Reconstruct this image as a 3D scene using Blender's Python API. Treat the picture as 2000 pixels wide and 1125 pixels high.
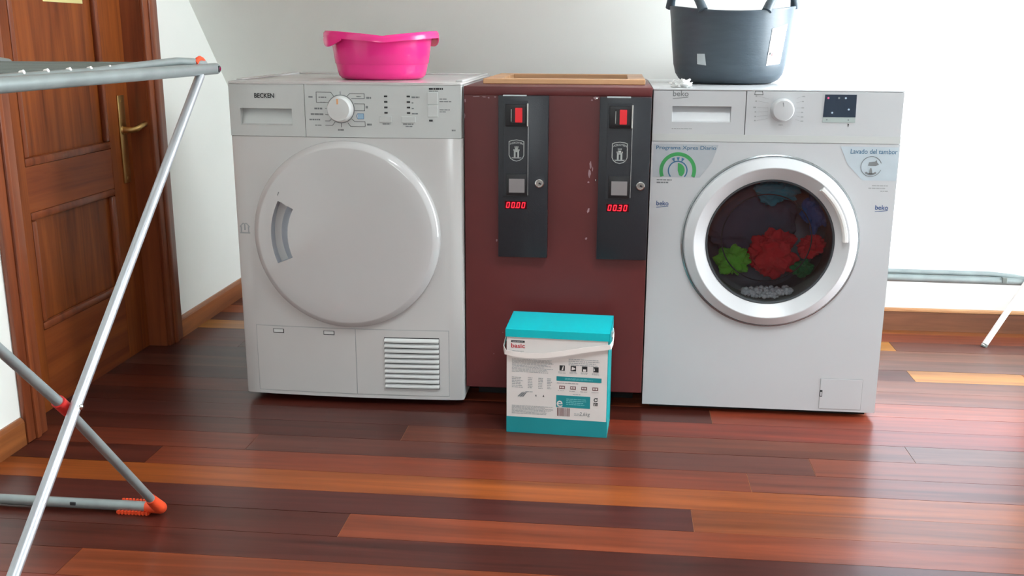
import bpy, bmesh, math, random
from mathutils import Vector, Matrix, noise

for o in list(bpy.data.objects):
    bpy.data.objects.remove(o, do_unlink=True)
S = bpy.context.scene
COL = S.collection
PI = math.pi

# ------------------------------------------------------------------ camera
F_PX, CX, CY, CZ = 1950.1, 0.9866, -2.4874, 0.9608
YAW, PITCH, ROLL = -0.1043, 0.2463, 0.0034
cd = bpy.data.cameras.new('camera')
cd.sensor_fit = 'HORIZONTAL'
cd.sensor_width = 36.0
cd.lens = 36.0 * F_PX / 2000.0
cd.clip_start = 0.02
cam = bpy.data.objects.new('camera', cd)
COL.objects.link(cam)
_R = Vector((math.cos(YAW), -math.sin(YAW), 0))
_F0 = Vector((math.sin(YAW), math.cos(YAW), 0))
_Z = Vector((0, 0, 1))
_F = _F0 * math.cos(PITCH) - _Z * math.sin(PITCH)
_U = _F0 * math.sin(PITCH) + _Z * math.cos(PITCH)
_R2 = _R * math.cos(ROLL) + _U * math.sin(ROLL)
_U2 = -_R * math.sin(ROLL) + _U * math.cos(ROLL)
cam.matrix_world = Matrix(((_R2.x, _U2.x, -_F.x, CX), (_R2.y, _U2.y, -_F.y, CY),
                           (_R2.z, _U2.z, -_F.z, CZ), (0, 0, 0, 1)))
S.camera = cam

# ------------------------------------------------------------------ sky (bright overcast) and exposure
SKY = 23.0
w = bpy.data.worlds.new('overcast_sky')
S.world = w
w.use_nodes = True
bgn = w.node_tree.nodes['Background']
bgn.inputs[0].default_value = (0.93, 0.97, 1.0, 1)
bgn.inputs[1].default_value = SKY
S.view_settings.view_transform = 'Standard'
S.view_settings.look = 'None'
S.view_settings.gamma = 1.0
S.view_settings.use_curve_mapping = False
S.view_settings.exposure = 0.0

# room dimensions (metres); X right along the machines, Y away from the camera, Z up
XL, XR, YB, YF, YK, ZC = -0.4262, 2.55, 0.898, -4.2, 1.25, 2.4
XS = 1.50                      # where the sloped ceiling ends and the dormer begins
SL = 1.863                     # slope plane: z = SL - y
WIN1 = (1.50, 2.48, 0.215, 2.12)     # dormer window x0,x1,z0,z1 in the plane y = YB
WIN2 = (-0.25, 0.84, 0.10, 2.20)       # unseen right wall window, added to light the slope and left wall: y0,y1,z0,z1
WIN3 = (0.45, 1.1, 1.15, 1.9)         # unseen fill window, added behind the camera: x0,x1,z0,z1
WIN4 = (1.1, 2.2, -2.1, -1.1)        # unseen roof light, added to the flat ceiling for top light: x0,x1,y0,y1

def portal(name, loc, rot, sx, sy):
    l = bpy.data.lights.new(name, 'AREA')
    l.shape = 'RECTANGLE'; l.size = sx; l.size_y = sy
    l.cycles.is_portal = True
    o = bpy.data.objects.new(name, l); COL.objects.link(o)
    o.location = loc; o.rotation_euler = rot
portal('daylight_dormer', ((WIN1[0]+WIN1[1])/2, YB+0.09, (WIN1[2]+WIN1[3])/2), (-PI/2, 0, 0), WIN1[1]-WIN1[0], WIN1[3]-WIN1[2])
portal('added_daylight_side', (XR+0.09, (WIN2[0]+WIN2[1])/2, (WIN2[2]+WIN2[3])/2), (PI/2, 0, PI/2), WIN2[1]-WIN2[0], WIN2[3]-WIN2[2])
portal('added_daylight_rear', ((WIN3[0]+WIN3[1])/2, YF-0.09, (WIN3[2]+WIN3[3])/2), (PI/2, 0, 0), WIN3[1]-WIN3[0], WIN3[3]-WIN3[2])

portal('added_daylight_roof', ((WIN4[0]+WIN4[1])/2, (WIN4[2]+WIN4[3])/2, ZC+0.09), (0, 0, 0), WIN4[1]-WIN4[0], WIN4[3]-WIN4[2])

# ------------------------------------------------------------------ materials
def lin(c):
    return tuple((x/12.92 if x <= 0.04045 else ((x+0.055)/1.055)**2.4) for x in [v/255.0 for v in c]) + (1.0,)

def mat(name, rgb, rough=0.5, metal=0.0, var=0.05, scale=8.0, bump=0.0, bscale=60.0, coat=0.0, spec=0.5, stretch=(1, 1, 1)):
    m = bpy.data.materials.new(name); m.use_nodes = True
    nt = m.node_tree; b = nt.nodes['Principled BSDF']
    b.inputs['Roughness'].default_value = rough
    b.inputs['Metallic'].default_value = metal
    b.inputs['Coat Weight'].default_value = coat
    b.inputs['Specular IOR Level'].default_value = spec
    c = lin(rgb)
    tc = nt.nodes.new('ShaderNodeTexCoord'); mp = nt.nodes.new('ShaderNodeMapping')
    mp.inputs['Scale'].default_value = stretch
    nt.links.new(tc.outputs['Object'], mp.inputs['Vector'])
    n = nt.nodes.new('ShaderNodeTexNoise'); n.inputs['Scale'].default_value = scale
    n.inputs['Detail'].default_value = 3
    nt.links.new(mp.outputs[0], n.inputs['Vector'])
    r = nt.nodes.new('ShaderNodeValToRGB')
    r.color_ramp.elements[0].position = 0.3; r.color_ramp.elements[1].position = 0.7
    r.color_ramp.elements[0].color = tuple(max(0, v*(1-var)) for v in c[:3]) + (1,)
    r.color_ramp.elements[1].color = tuple(min(1, v*(1+var)) for v in c[:3]) + (1,)
    nt.links.new(n.outputs['Fac'], r.inputs[0]); nt.links.new(r.outputs[0], b.inputs['Base Color'])
    if bump > 0:
        n2 = nt.nodes.new('ShaderNodeTexNoise'); n2.inputs['Scale'].default_value = bscale
        n2.inputs['Detail'].default_value = 2
        nt.links.new(mp.outputs[0], n2.inputs['Vector'])
        bp = nt.nodes.new('ShaderNodeBump'); bp.inputs['Strength'].default_value = bump
        bp.inputs['Distance'].default_value = 0.002
        nt.links.new(n2.outputs['Fac'], bp.inputs['Height']); nt.links.new(bp.outputs[0], b.inputs['Normal'])
    return m

def emit_mat(name, rgb, strength, base=(20, 0, 0)):
    m = mat(name, base, 0.3)
    b = m.node_tree.nodes['Principled BSDF']
    b.inputs['Emission Color'].default_value = lin(rgb)
    b.inputs['Emission Strength'].default_value = strength
    return m

def wood_mat(name, dark, light, rough, axis, use_obj_color=False, coat=0.0, grain=1.0, wav=0.0, crough=0.06, spec=0.5):
    """grain runs along `axis`"""
    m = bpy.data.materials.new(name); m.use_nodes = True
    nt = m.node_tree; N = nt.nodes; L = nt.links; b = N['Principled BSDF']
    b.inputs['Roughness'].default_value = rough
    b.inputs['Coat Weight'].default_value = coat
    b.inputs['Specular IOR Level'].default_value = spec
    b.inputs['Coat Roughness'].default_value = crough
    tc = N.new('ShaderNodeTexCoord'); mp = N.new('ShaderNodeMapping')
    sc = [26.0, 26.0, 26.0]; sc[axis] = 1.3
    mp.inputs['Scale'].default_value = sc
    oi = N.new('ShaderNodeObjectInfo')
    add = N.new('ShaderNodeVectorMath'); add.operation = 'ADD'
    cmb = N.new('ShaderNodeCombineXYZ')
    mul = N.new('ShaderNodeMath'); mul.operation = 'MULTIPLY'; mul.inputs[1].default_value = 37.0
    L.new(oi.outputs['Random'], mul.inputs[0])
    for k in range(3): L.new(mul.outputs[0], cmb.inputs[k])
    L.new(tc.outputs['Object'], mp.inputs[0]); L.new(mp.outputs[0], add.inputs[0]); L.new(cmb.outputs[0], add.inputs[1])
    n1 = N.new('ShaderNodeTexNoise'); n1.inputs['Scale'].default_value = 1.0; n1.inputs['Detail'].default_value = 5
    n1.inputs['Roughness'].default_value = 0.62; n1.inputs['Distortion'].default_value = 0.6
    L.new(add.outputs[0], n1.inputs['Vector'])
    r = N.new('ShaderNodeValToRGB')
    r.color_ramp.elements[0].position = 0.28; r.color_ramp.elements[1].position = 0.74
    if use_obj_color:
        g = 1.0 - 0.52*grain
        r.color_ramp.elements[0].color = (g, g*0.92, g*0.95, 1); r.color_ramp.elements[1].color = (1.32, 1.30, 1.26, 1)
        mx = N.new('ShaderNodeMix'); mx.data_type = 'RGBA'; mx.blend_type = 'MULTIPLY'; mx.inputs[0].default_value = 1.0
        L.new(r.outputs[0], mx.inputs[6]); L.new(oi.outputs['Color'], mx.inputs[7])
        L.new(mx.outputs[2], b.inputs['Base Color'])
    else:
        r.color_ramp.elements[0].color = lin(dark); r.color_ramp.elements[1].color = lin(light)
        L.new(r.outputs[0], b.inputs['Base Color'])
    L.new(n1.outputs['Fac'], r.inputs[0])
    if wav > 0:
        n3 = N.new('ShaderNodeTexNoise'); n3.inputs['Scale'].default_value = 7.0; n3.inputs['Detail'].default_value = 2
        L.new(tc.outputs['Object'], n3.inputs['Vector'])
        bp = N.new('ShaderNodeBump'); bp.inputs['Strength'].default_value = wav; bp.inputs['Distance'].default_value = 0.01
        L.new(n3.outputs['Fac'], bp.inputs['Height']); L.new(bp.outputs[0], b.inputs['Normal'])
        L.new(bp.outputs[0], b.inputs['Coat Normal'])
    return m

def glass_mat(name, tint, gloss_rough=0.01, ior=1.45):
    m = bpy.data.materials.new(name); m.use_nodes = True
    nt = m.node_tree; nt.nodes.clear()
    out = nt.nodes.new('ShaderNodeOutputMaterial'); mx = nt.nodes.new('ShaderNodeMixShader')
    t = nt.nodes.new('ShaderNodeBsdfTransparent'); t.inputs[0].default_value = lin(tint)
    g = nt.nodes.new('ShaderNodeBsdfGlossy'); g.inputs['Roughness'].default_value = gloss_rough
    f = nt.nodes.new('ShaderNodeFresnel'); f.inputs[0].default_value = ior
    nt.links.new(f.outputs[0], mx.inputs[0]); nt.links.new(t.outputs[0], mx.inputs[1]); nt.links.new(g.outputs[0], mx.inputs[2])
    nt.links.new(mx.outputs[0], out.inputs[0])
    return m

M = dict(
    wall=mat('wall_paint', (246, 248, 243), 0.85, var=0.015, scale=3, bump=0.08, bscale=220),
    white=mat('white_enamel', (203, 201, 200), 0.22, var=0.012, scale=4),
    washer_white=mat('silver_white_enamel', (198, 200, 203), 0.28, var=0.012, scale=4),
    plastic=mat('white_plastic', (212, 213, 212), 0.32, var=0.012),
    panel_grey=mat('light_grey_plastic', (198, 201, 200), 0.34, var=0.012),
    door_plastic=mat('glossy_white_plastic', (200, 198, 198), 0.10, var=0.01, coat=0.3),
    groove=mat('dark_groove', (70, 70, 72), 0.7),
    ink=mat('black_ink', (38, 40, 42), 0.6), ink_grey=mat('grey_ink', (120, 124, 126), 0.6),
    ink_light=mat('pale_grey_ink', (160, 163, 165), 0.6), ink_blue=mat('blue_ink', (60, 110, 165), 0.6),
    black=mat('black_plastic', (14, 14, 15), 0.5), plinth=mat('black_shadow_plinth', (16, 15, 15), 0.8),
    meter=mat('black_painted_steel', (38, 41, 47), 0.38, var=0.08, bump=0.15, bscale=300),
    meter_dark=mat('black_plastic_matte', (22, 22, 26), 0.45),
    cab=mat('oxblood_paint', (98, 38, 38), 0.42, var=0.10, scale=5, bump=0.06, bscale=90),
    scuff=mat('bare_scuffed_metal', (165, 135, 140), 0.6, var=0.2, scale=60),
    chrome=mat('chrome', (225, 225, 225), 0.12, 1.0), steel=mat('brushed_steel', (170, 172, 172), 0.3, 1.0, bump=0.1, bscale=200, stretch=(1, 20, 20)),
    alu=mat('grey_tube_paint', (150, 160, 160), 0.36, 0.45, var=0.1, scale=20), alu_leg=mat('aluminium_leg', (176, 179, 184), 0.38, 0.6, var=0.08, scale=12),
    wire=mat('grey_coated_wire', (110, 116, 112), 0.45, 0.3),
    orange=mat('orange_plastic', (232, 78, 40), 0.42, var=0.06), redplastic=mat('red_plastic', (200, 42, 38), 0.35),
    pink=mat('pink_plastic', (238, 48, 138), 0.22, var=0.03), rubber=mat('glare_grey_rubber', (72, 84, 94), 0.42, var=0.08, scale=15, bump=0.15, bscale=70, stretch=(1, 1, 6)),  # bucket's black rubber lightened to blue-grey to carry the window glare
    paper=mat('white_paper', (240, 240, 238), 0.7, var=0.02), paper_worn=mat('torn_paper', (190, 200, 204), 0.7, var=0.08, scale=40),
    teal=mat('teal_card', (0, 158, 162), 0.38, var=0.04), teal_dark=mat('teal_print', (24, 140, 148), 0.4, var=0.05),
    card=mat('white_card_print', (222, 216, 213), 0.5, var=0.03), strap=mat('white_strap_plastic', (240, 232, 228), 0.45, var=0.02),
    ink_red=mat('red_ink', (190, 50, 62), 0.5), ink_brown=mat('brown_ink', (125, 92, 92), 0.5),
    brass=mat('brass', (205, 172, 112), 0.35, 1.0, var=0.1), green=mat('green_print', (58, 150, 84), 0.5),
    sticker=mat('grey_sticker', (176, 182, 188), 0.35, var=0.06, scale=14), sticker_clear=mat('pale_sticker', (188, 200, 208), 0.35, var=0.05, scale=14),
    blue_txt=mat('petrol_ink', (56, 106, 140), 0.5), navy=mat('navy_ink', (30, 72, 128), 0.5),
    display=mat('display_black', (46, 58, 74), 0.15), strip=mat('silver_strip', (170, 182, 180), 0.35),
    drum=mat('drum_steel', (112, 116, 126), 0.45, 0.3, bump=0.2, bscale=120), gasket=mat('grey_rubber', (58, 62, 66), 0.6),
    ring=mat('silver_ring', (206, 207, 210), 0.3), ring_dark=mat('chrome_trim', (150, 154, 156), 0.2, 0.7),
    cl_red=mat('red_cloth', (226, 34, 48), 0.9, bump=0.4), cl_green=mat('green_cloth', (110, 200, 60), 0.9, bump=0.4),
    cl_teal=mat('teal_cloth', (40, 140, 160), 0.9, bump=0.4), cl_blue=mat('blue_cloth', (40, 96, 160), 0.9, bump=0.4),
    cl_dgreen=mat('dark_green_cloth', (30, 130, 70), 0.9, bump=0.4), cl_haze=mat('haze_lightened_cloth', (92, 94, 112), 0.9, bump=0.4),  # dark cloth lightened to carry the reflected veil on the porthole glass
    suds=mat('soap_suds', (236, 238, 240), 0.6, bump=0.8, bscale=150),
    digit=emit_mat('red_led', (255, 30, 50), 2.2), digit_off=mat('led_window', (70, 6, 16), 0.2),
    lamp=emit_mat('pink_led', (255, 90, 140), 1.2), lamp_w=emit_mat('pale_led', (190, 215, 235), 0.5, (120, 130, 140)),
    redbtn=emit_mat('red_coin_button', (235, 20, 30), 0.25, (200, 30, 40)),
    screen=mat('grey_window', (146, 140, 142), 0.25), sub=mat('subfloor_filler', (176, 122, 82), 0.6),
    tan=wood_mat('light_wood', (186, 128, 86), (228, 180, 132), 0.4, 0),
    door=wood_mat('door_wood', (102, 44, 18), (172, 92, 38), 0.42, 2, coat=0.06, spec=0.3),
    doorx=wood_mat('door_wood_horizontal', (112, 46, 22), (160, 84, 38), 0.42, 1, coat=0.06, spec=0.3),
    casing=wood_mat('casing_wood', (104, 48, 28), (158, 84, 46), 0.34, 2, coat=0.2),
    base=wood_mat('baseboard_wood', (112, 62, 34), (176, 106, 56), 0.34, 1, coat=0.3),
    basex=wood_mat('baseboard_wood_back', (98, 62, 46), (148, 98, 72), 0.34, 0, coat=0.3),
    plank=wood_mat('varnished_plank', None, None, 0.34, 0, True, coat=0.10, wav=0.10, crough=0.12, spec=0.33),
    glass=glass_mat('window_glass', (250, 252, 252)), dimmed=glass_mat('light_dimming_glass', (177, 180, 184)), porthole=glass_mat('tinted_porthole_glass', (236, 238, 243), 0.05, 1.75),  # grey tint added to the dormer pane to dim its light and floor reflection
    note=mat('yellow_note_paper', (226, 214, 150), 0.8), frame_white=mat('white_window_frame', (240, 240, 240), 0.4),
)

# ------------------------------------------------------------------ geometry helpers
def wloc(o):
    v = Vector((0, 0, 0))
    while o is not None:
        v += o.location; o = o.parent
    return v

def tag(o, label=None, cat=None, group=None, kind=None):
    if label: o['label'] = label
    if cat: o['category'] = cat
    if group: o['group'] = group
    if kind: o['kind'] = kind
    return o

def thing(name, label, cat, loc=(0, 0, 0), group=None, kind=None, rotz=0.0):
    o = bpy.data.objects.new(name, None); COL.objects.link(o)
    o.location = loc; o.rotation_euler = (0, 0, rotz); o.empty_display_size = 0.05
    return tag(o, label, cat, group, kind)

def obj(name, bm, m, parent=None, smooth=None, local=False, label=None):
    """link a bmesh (world coordinates unless local) as one mesh object; smooth = auto-smooth angle in degrees"""
    me = bpy.data.meshes.new(name)
    if not local:
        d = wloc(parent)
        for v in bm.verts: v.co -= d
    bmesh.ops.recalc_face_normals(bm, faces=bm.faces[:])
    if smooth:
        lim = math.radians(smooth)
        for f in bm.faces: f.smooth = True
        for e in bm.edges:
            if len(e.link_faces) == 2 and e.calc_face_angle(0) > lim: e.smooth = False
    bm.to_mesh(me); bm.free()
    me.materials.append(m if not isinstance(m, str) else M[m])
    o = bpy.data.objects.new(name, me); COL.objects.link(o)
    o.parent = parent
    if label: o['label'] = label
    if 'print' in name and name != 'front_print' or name in ('dial_lines', 'drum_drawing', 'scoop_drawing', 'barcode', 'panel_seam'): o['kind'] = 'stuff'
    return o

def NB(): return bmesh.new()

def add_box(bm, x0, x1, y0, y1, z0, z1, bevel=0.0, seg=2):
    r = bmesh.ops.create_cube(bm, size=1.0)
    vs = r['verts']
    for v in vs:
        v.co = Vector(((x0+x1)/2 + v.co.x*(x1-x0), (y0+y1)/2 + v.co.y*(y1-y0), (z0+z1)/2 + v.co.z*(z1-z0)))
    if bevel > 0:
        es = list({e for v in vs for e in v.link_edges})
        bmesh.ops.bevel(bm, geom=es, offset=bevel, segments=seg, profile=0.5, affect='EDGES')
    return bm

def box(*a, **k): return add_box(NB(), *a, **k)

def add_mesh(bm, verts, faces):
    vs = [bm.verts.new(v) for v in verts]
    for f in faces:
        try: bm.faces.new([vs[i] for i in f])
        except ValueError: pass
    return bm

def add_tube(bm, pts, r, n=12, closed=False):
    pts = [Vector(p) for p in pts]; N = len(pts)
    rad = r if isinstance(r, (list, tuple)) else [r]*N
    tang = []
    for i in range(N):
        a = pts[(i-1) % N] if (closed or i > 0) else pts[i]
        b = pts[(i+1) % N] if (closed or i < N-1) else pts[i]
        tang.append((b-a).normalized())
    up = Vector((0, 0, 1)) if abs(tang[0].z) < 0.9 else Vector((1, 0, 0))
    nrm = tang[0].cross(up).normalized()
    rings = []
    for i in range(N):
        if i: nrm = (nrm - tang[i]*nrm.dot(tang[i])).normalized()
        bi = tang[i].cross(nrm)
        rings.append([bm.verts.new(pts[i] + (nrm*math.cos(2*PI*k/n) + bi*math.sin(2*PI*k/n))*rad[i]) for k in range(n)])
    for i in range(N if closed else N-1):
        A, B = rings[i], rings[(i+1) % N]
        for k in range(n): bm.faces.new((A[k], A[(k+1) % n], B[(k+1) % n], B[k]))
    if not closed:
        bm.faces.new(rings[0][::-1]); bm.faces.new(rings[-1])
    return bm

def tube(*a, **k): return add_tube(NB(), *a, **k)

def lathe(profile, c, axis='z', n=64, cap0=False, cap1=False):
    """profile [(r,h)]; axis z: h up; axis y: h along +y"""
    bm = NB(); rings = []
    for r, h in profile:
        if r < 1e-6:
            p = (c[0], c[1]+h, c[2]) if axis == 'y' else (c[0], c[1], c[2]+h)
            rings.append([bm.verts.new(p)]); continue
        ring = []
        for k in range(n):
            a = 2*PI*k/n
            if axis == 'y': p = (c[0]+r*math.cos(a), c[1]+h, c[2]+r*math.sin(a))
            else: p = (c[0]+r*math.cos(a), c[1]+r*math.sin(a), c[2]+h)
            ring.append(bm.verts.new(p))
        rings.append(ring)
    for A, B in zip(rings, rings[1:]):
        if len(A) == 1 and len(B) == 1: continue
        for k in range(n):
            k2 = (k+1) % n
            if len(A) == 1: bm.faces.new((A[0], B[k], B[k2]))
            elif len(B) == 1: bm.faces.new((A[k], B[0], A[k2]))
            else: bm.faces.new((A[k], B[k], B[k2], A[k2]))
    if cap0 and len(rings[0]) > 1: bm.faces.new(rings[0])
    if cap1 and len(rings[-1]) > 1: bm.faces.new(rings[-1])
    return bm

def add_flat(bm, pts, y, t=0.0004):
    """polygon of (x,z) points facing the camera side (-y), thickness t, front at y"""
    a = [bm.verts.new((p[0], y, p[1])) for p in pts]; b = [bm.verts.new((p[0], y+t, p[1])) for p in pts]
    bm.faces.new(a); bm.faces.new(b[::-1]); n = len(pts)
    for i in range(n): bm.faces.new((a[i], b[i], b[(i+1) % n], a[(i+1) % n]))
    return bm

def flat(pts, y, t=0.0004): return add_flat(NB(), pts, y, t)
def rect(x0, x1, z0, z1): return [(x0, z0), (x1, z0), (x1, z1), (x0, z1)]

def add_stroke(bm, pts, wd, y, t=0.0004, closed=False):
    """polyline of (x,z) drawn with width wd, each segment a thin bar"""
    n = len(pts)
    for i in range(n if closed else n-1):
        a = Vector(pts[i]); b = Vector(pts[(i+1) % n]); d = (b-a)
        if d.length < 1e-6: continue
        d.normalize(); q = Vector((-d.y, d.x))*wd/2; e = d*wd*0.3
        add_flat(bm, [tuple(a-q-e), tuple(b-q+e), tuple(b+q+e), tuple(a+q-e)], y, t)
    return bm

def arc_pts(cx, cz, r, a0, a1, n):
    return [(cx+r*math.cos(math.radians(a0+(a1-a0)*i/n)), cz+r*math.sin(math.radians(a0+(a1-a0)*i/n))) for i in range(n+1)]

def sector(cx, cz, r0, r1, a0, a1, n=24):
    return arc_pts(cx, cz, r1, a0, a1, n) + arc_pts(cx, cz, r0, a1, a0, n)

def text_bm(s, x0, x1, z0, z1, y, shear=0.0, bold=0.0, t=0.0003):
    """built-in font text fitted to the box x0..x1, z0..z1 (cap to baseline), facing -y"""
    c = bpy.data.curves.new('txt', 'FONT'); c.body = s; c.size = 1.0; c.shear = shear
    c.offset = bold; c.resolution_u = 3
    to = bpy.data.objects.new('txt', c)
    me = bpy.data.meshes.new_from_object(to)
    bm = NB(); bm.from_mesh(me)
    bpy.data.objects.remove(to); bpy.data.curves.remove(c); bpy.data.meshes.remove(me)
    xs = [v.co.x for v in bm.verts]; ys = [v.co.y for v in bm.verts]
    lo, hi, l2, h2 = min(xs), max(xs), min(ys), max(ys)
    for v in bm.verts:
        v.co = Vector((x0+(v.co.x-lo)/(hi-lo)*(x1-x0), y, z0+(v.co.y-l2)/(h2-l2)*(z1-z0)))
    return bm

def add_lines(bm, x0, x1, z0, z1, rows, y, rnd, fill=0.55, words=True):
    """unreadably small print: rows of little bars"""
    h = (z1-z0)/rows
    for i in range(rows):
        z = z1-(i+0.5)*h; x = x0
        end = x1-(rnd.random()*0.25*(x1-x0) if words else 0)
        while x < end-0.001:
            L = (0.003+rnd.random()*0.008) if words else (x1-x0)
            e = min(x+L, end); add_flat(bm, rect(x, e, z-h*fill/2, z+h*fill/2), y, 0.0003); x = e+0.0012
    return bm

def recess_panel(x0, x1, z0, z1, hx0, hx1, hz0, hz1, yf, depth, back, dtop=None):
    """front plate with a rectangular scoop; depth at the bottom of the scoop, dtop at its top"""
    if dtop is None: dtop = depth
    bm = NB()
    O = [(x0, yf, z0), (x1, yf, z0), (x1, yf, z1), (x0, yf, z1)]
    H = [(hx0, yf, hz0), (hx1, yf, hz0), (hx1, yf, hz1), (hx0, yf, hz1)]
    D = [(hx0+.002, yf+depth, hz0+.003), (hx1-.002, yf+depth, hz0+.003), (hx1-.001, yf+dtop, hz1-.001), (hx0+.001, yf+dtop, hz1-.001)]
    B = [(x0, yf+back, z0), (x1, yf+back, z0), (x1, yf+back, z1), (x0, yf+back, z1)]
    V = O+H+D+B; F = []
    for i in range(4):
        j = (i+1) % 4
        F += [(i, j, 4+j, 4+i), (4+i, 4+j, 8+j, 8+i), (i, 12+i, 12+j, j)]
    F += [(8, 9, 10, 11), (12, 15, 14, 13)]
    return add_mesh(bm, V, F)

def plate_with_hole(x0, x1, z0, z1, y0, y1, cx, cz, r, n=72):
    angs = sorted(set([2*PI*k/n for k in range(n)] + [math.atan2(z-cz, x-cx) % (2*PI) for x in (x0, x1) for z in (z0, z1)]))
    ins, outs = [], []
    for a in angs:
        c, s = math.cos(a), math.sin(a); t = 1e9
        if c > 1e-9: t = min(t, (x1-cx)/c)
        if c < -1e-9: t = min(t, (x0-cx)/c)
        if s > 1e-9: t = min(t, (z1-cz)/s)
        if s < -1e-9: t = min(t, (z0-cz)/s)
        ins.append((cx+r*c, cz+r*s)); outs.append((cx+t*c, cz+t*s))
    N = len(angs); V = []; F = []
    for y in (y0, y1):
        V += [(p[0], y, p[1]) for p in ins] + [(p[0], y, p[1]) for p in outs]
    for i in range(N):
        j = (i+1) % N
        F += [(i, j, N+j, N+i), (2*N+i, 3*N+i, 3*N+j, 2*N+j), (i, 2*N+i, 2*N+j, j), (N+i, N+j, 3*N+j, 3*N+i)]
    return add_mesh(NB(), V, F)

def prism(plan, z0, z1, bevel=0.0):
    """plan = list of (x,y), extruded from z0 to z1"""
    n = len(plan)
    bm = add_mesh(NB(), [(x, y, z0) for x, y in plan]+[(x, y, z1) for x, y in plan],
                  [tuple(range(n))[::-1], tuple(range(n, 2*n))]+[(i, (i+1) % n, n+(i+1) % n, n+i) for i in range(n)])
    if bevel > 0:
        bm.edges.ensure_lookup_table()
        es = [e for e in bm.edges if abs(e.verts[0].co.z-e.verts[1].co.z) < 1e-9]
        bmesh.ops.bevel(bm, geom=es, offset=bevel, segments=2, profile=0.5, affect='EDGES')
    return bm

def blob(c, rad, seed, amp=0.35, freq=1.6, sub=4):
    bm = NB(); bmesh.ops.create_icosphere(bm, subdivisions=sub, radius=1.0)
    for v in bm.verts:
        n0 = v.co.normalized()
        d = 1+amp*noise.noise(n0*freq+Vector((seed*7.3, seed*3.1, 0)))+amp*0.5*abs(noise.noise(n0*freq*2.4+Vector((0, seed*5.1, 2))))
        v.co = Vector((c[0]+n0.x*rad[0]*d, c[1]+n0.y*rad[1]*d, c[2]+n0.z*rad[2]*d))
    return bm

# ------------------------------------------------------------------ the room
T = 0.10
# floor: filler bed and single planks
fl = tag(obj('floor', box(XL-0.15, XR+T, YF-T, YK+T, -0.06, -0.0016), 'sub'), 'glossy reddish brown hardwood plank floor', 'floor', kind='structure')
PW, P0 = 0.0985, -0.538
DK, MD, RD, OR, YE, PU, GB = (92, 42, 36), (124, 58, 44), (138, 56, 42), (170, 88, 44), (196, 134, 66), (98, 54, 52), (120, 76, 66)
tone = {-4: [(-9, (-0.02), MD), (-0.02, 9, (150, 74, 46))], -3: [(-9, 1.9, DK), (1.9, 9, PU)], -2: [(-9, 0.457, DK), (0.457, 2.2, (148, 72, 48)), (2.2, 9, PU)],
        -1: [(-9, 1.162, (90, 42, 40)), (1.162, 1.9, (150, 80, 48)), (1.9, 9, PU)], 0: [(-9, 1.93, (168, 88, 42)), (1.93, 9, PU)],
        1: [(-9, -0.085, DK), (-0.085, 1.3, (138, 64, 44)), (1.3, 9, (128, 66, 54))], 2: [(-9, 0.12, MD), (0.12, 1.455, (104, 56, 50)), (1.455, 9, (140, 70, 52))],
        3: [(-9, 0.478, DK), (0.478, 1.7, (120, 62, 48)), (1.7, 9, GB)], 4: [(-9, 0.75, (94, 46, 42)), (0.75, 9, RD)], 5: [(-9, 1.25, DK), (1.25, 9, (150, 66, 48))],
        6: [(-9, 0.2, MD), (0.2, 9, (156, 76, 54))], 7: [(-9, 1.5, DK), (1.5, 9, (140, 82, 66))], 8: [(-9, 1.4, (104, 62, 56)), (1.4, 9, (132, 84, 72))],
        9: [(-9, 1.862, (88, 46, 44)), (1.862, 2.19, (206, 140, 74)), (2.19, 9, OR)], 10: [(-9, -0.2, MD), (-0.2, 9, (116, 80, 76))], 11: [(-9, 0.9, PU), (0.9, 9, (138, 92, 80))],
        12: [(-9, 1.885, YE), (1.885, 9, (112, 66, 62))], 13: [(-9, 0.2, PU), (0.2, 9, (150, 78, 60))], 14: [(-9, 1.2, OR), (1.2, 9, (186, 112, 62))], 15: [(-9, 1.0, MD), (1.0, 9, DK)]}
rnd = random.Random(5)
for k in range(-37, 19):
    y0 = P0+PW*k; y1 = y0+PW
    if y1 < YF+0.02: continue
    segs = tone.get(k)
    if segs is None:
        cut = [-9]; x = -0.3+rnd.random()*1.2
        while x < XR-0.3: cut.append(x); x += 0.9+rnd.random()*1.2
        cut.append(9)
        segs = [(a, b, rnd.choice([DK, DK, MD, RD, (150, 74, 46), OR, PU])) for a, b in zip(cut, cut[1:])]
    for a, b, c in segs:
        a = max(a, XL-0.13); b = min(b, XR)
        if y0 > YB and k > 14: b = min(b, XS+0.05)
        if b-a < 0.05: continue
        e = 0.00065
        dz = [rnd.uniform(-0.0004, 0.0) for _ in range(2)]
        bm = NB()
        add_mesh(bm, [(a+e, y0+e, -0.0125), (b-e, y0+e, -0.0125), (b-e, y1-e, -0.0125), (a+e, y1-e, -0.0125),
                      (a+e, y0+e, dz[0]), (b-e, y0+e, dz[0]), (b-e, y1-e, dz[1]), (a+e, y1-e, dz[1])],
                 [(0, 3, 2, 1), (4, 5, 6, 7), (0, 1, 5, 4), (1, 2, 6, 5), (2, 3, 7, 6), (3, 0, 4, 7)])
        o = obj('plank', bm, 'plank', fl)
        j = 1+rnd.uniform(-0.06, 0.06)
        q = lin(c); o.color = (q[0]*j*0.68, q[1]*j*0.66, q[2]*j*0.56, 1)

# left wall with the door opening
DY0, DY1, DZ = -0.28, 0.43, 2.02
bm = NB()
add_box(bm, XL-T, XL, YF-T, DY0, 0, ZC)
add_box(bm, XL-T, XL, DY1, YK+T, 0, ZC)
add_box(bm, XL-T, XL, DY0, DY1, DZ, ZC)
tag(obj('wall_left', bm, 'wall'), 'white painted wall around the brown wooden door', 'wall', kind='structure')
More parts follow.
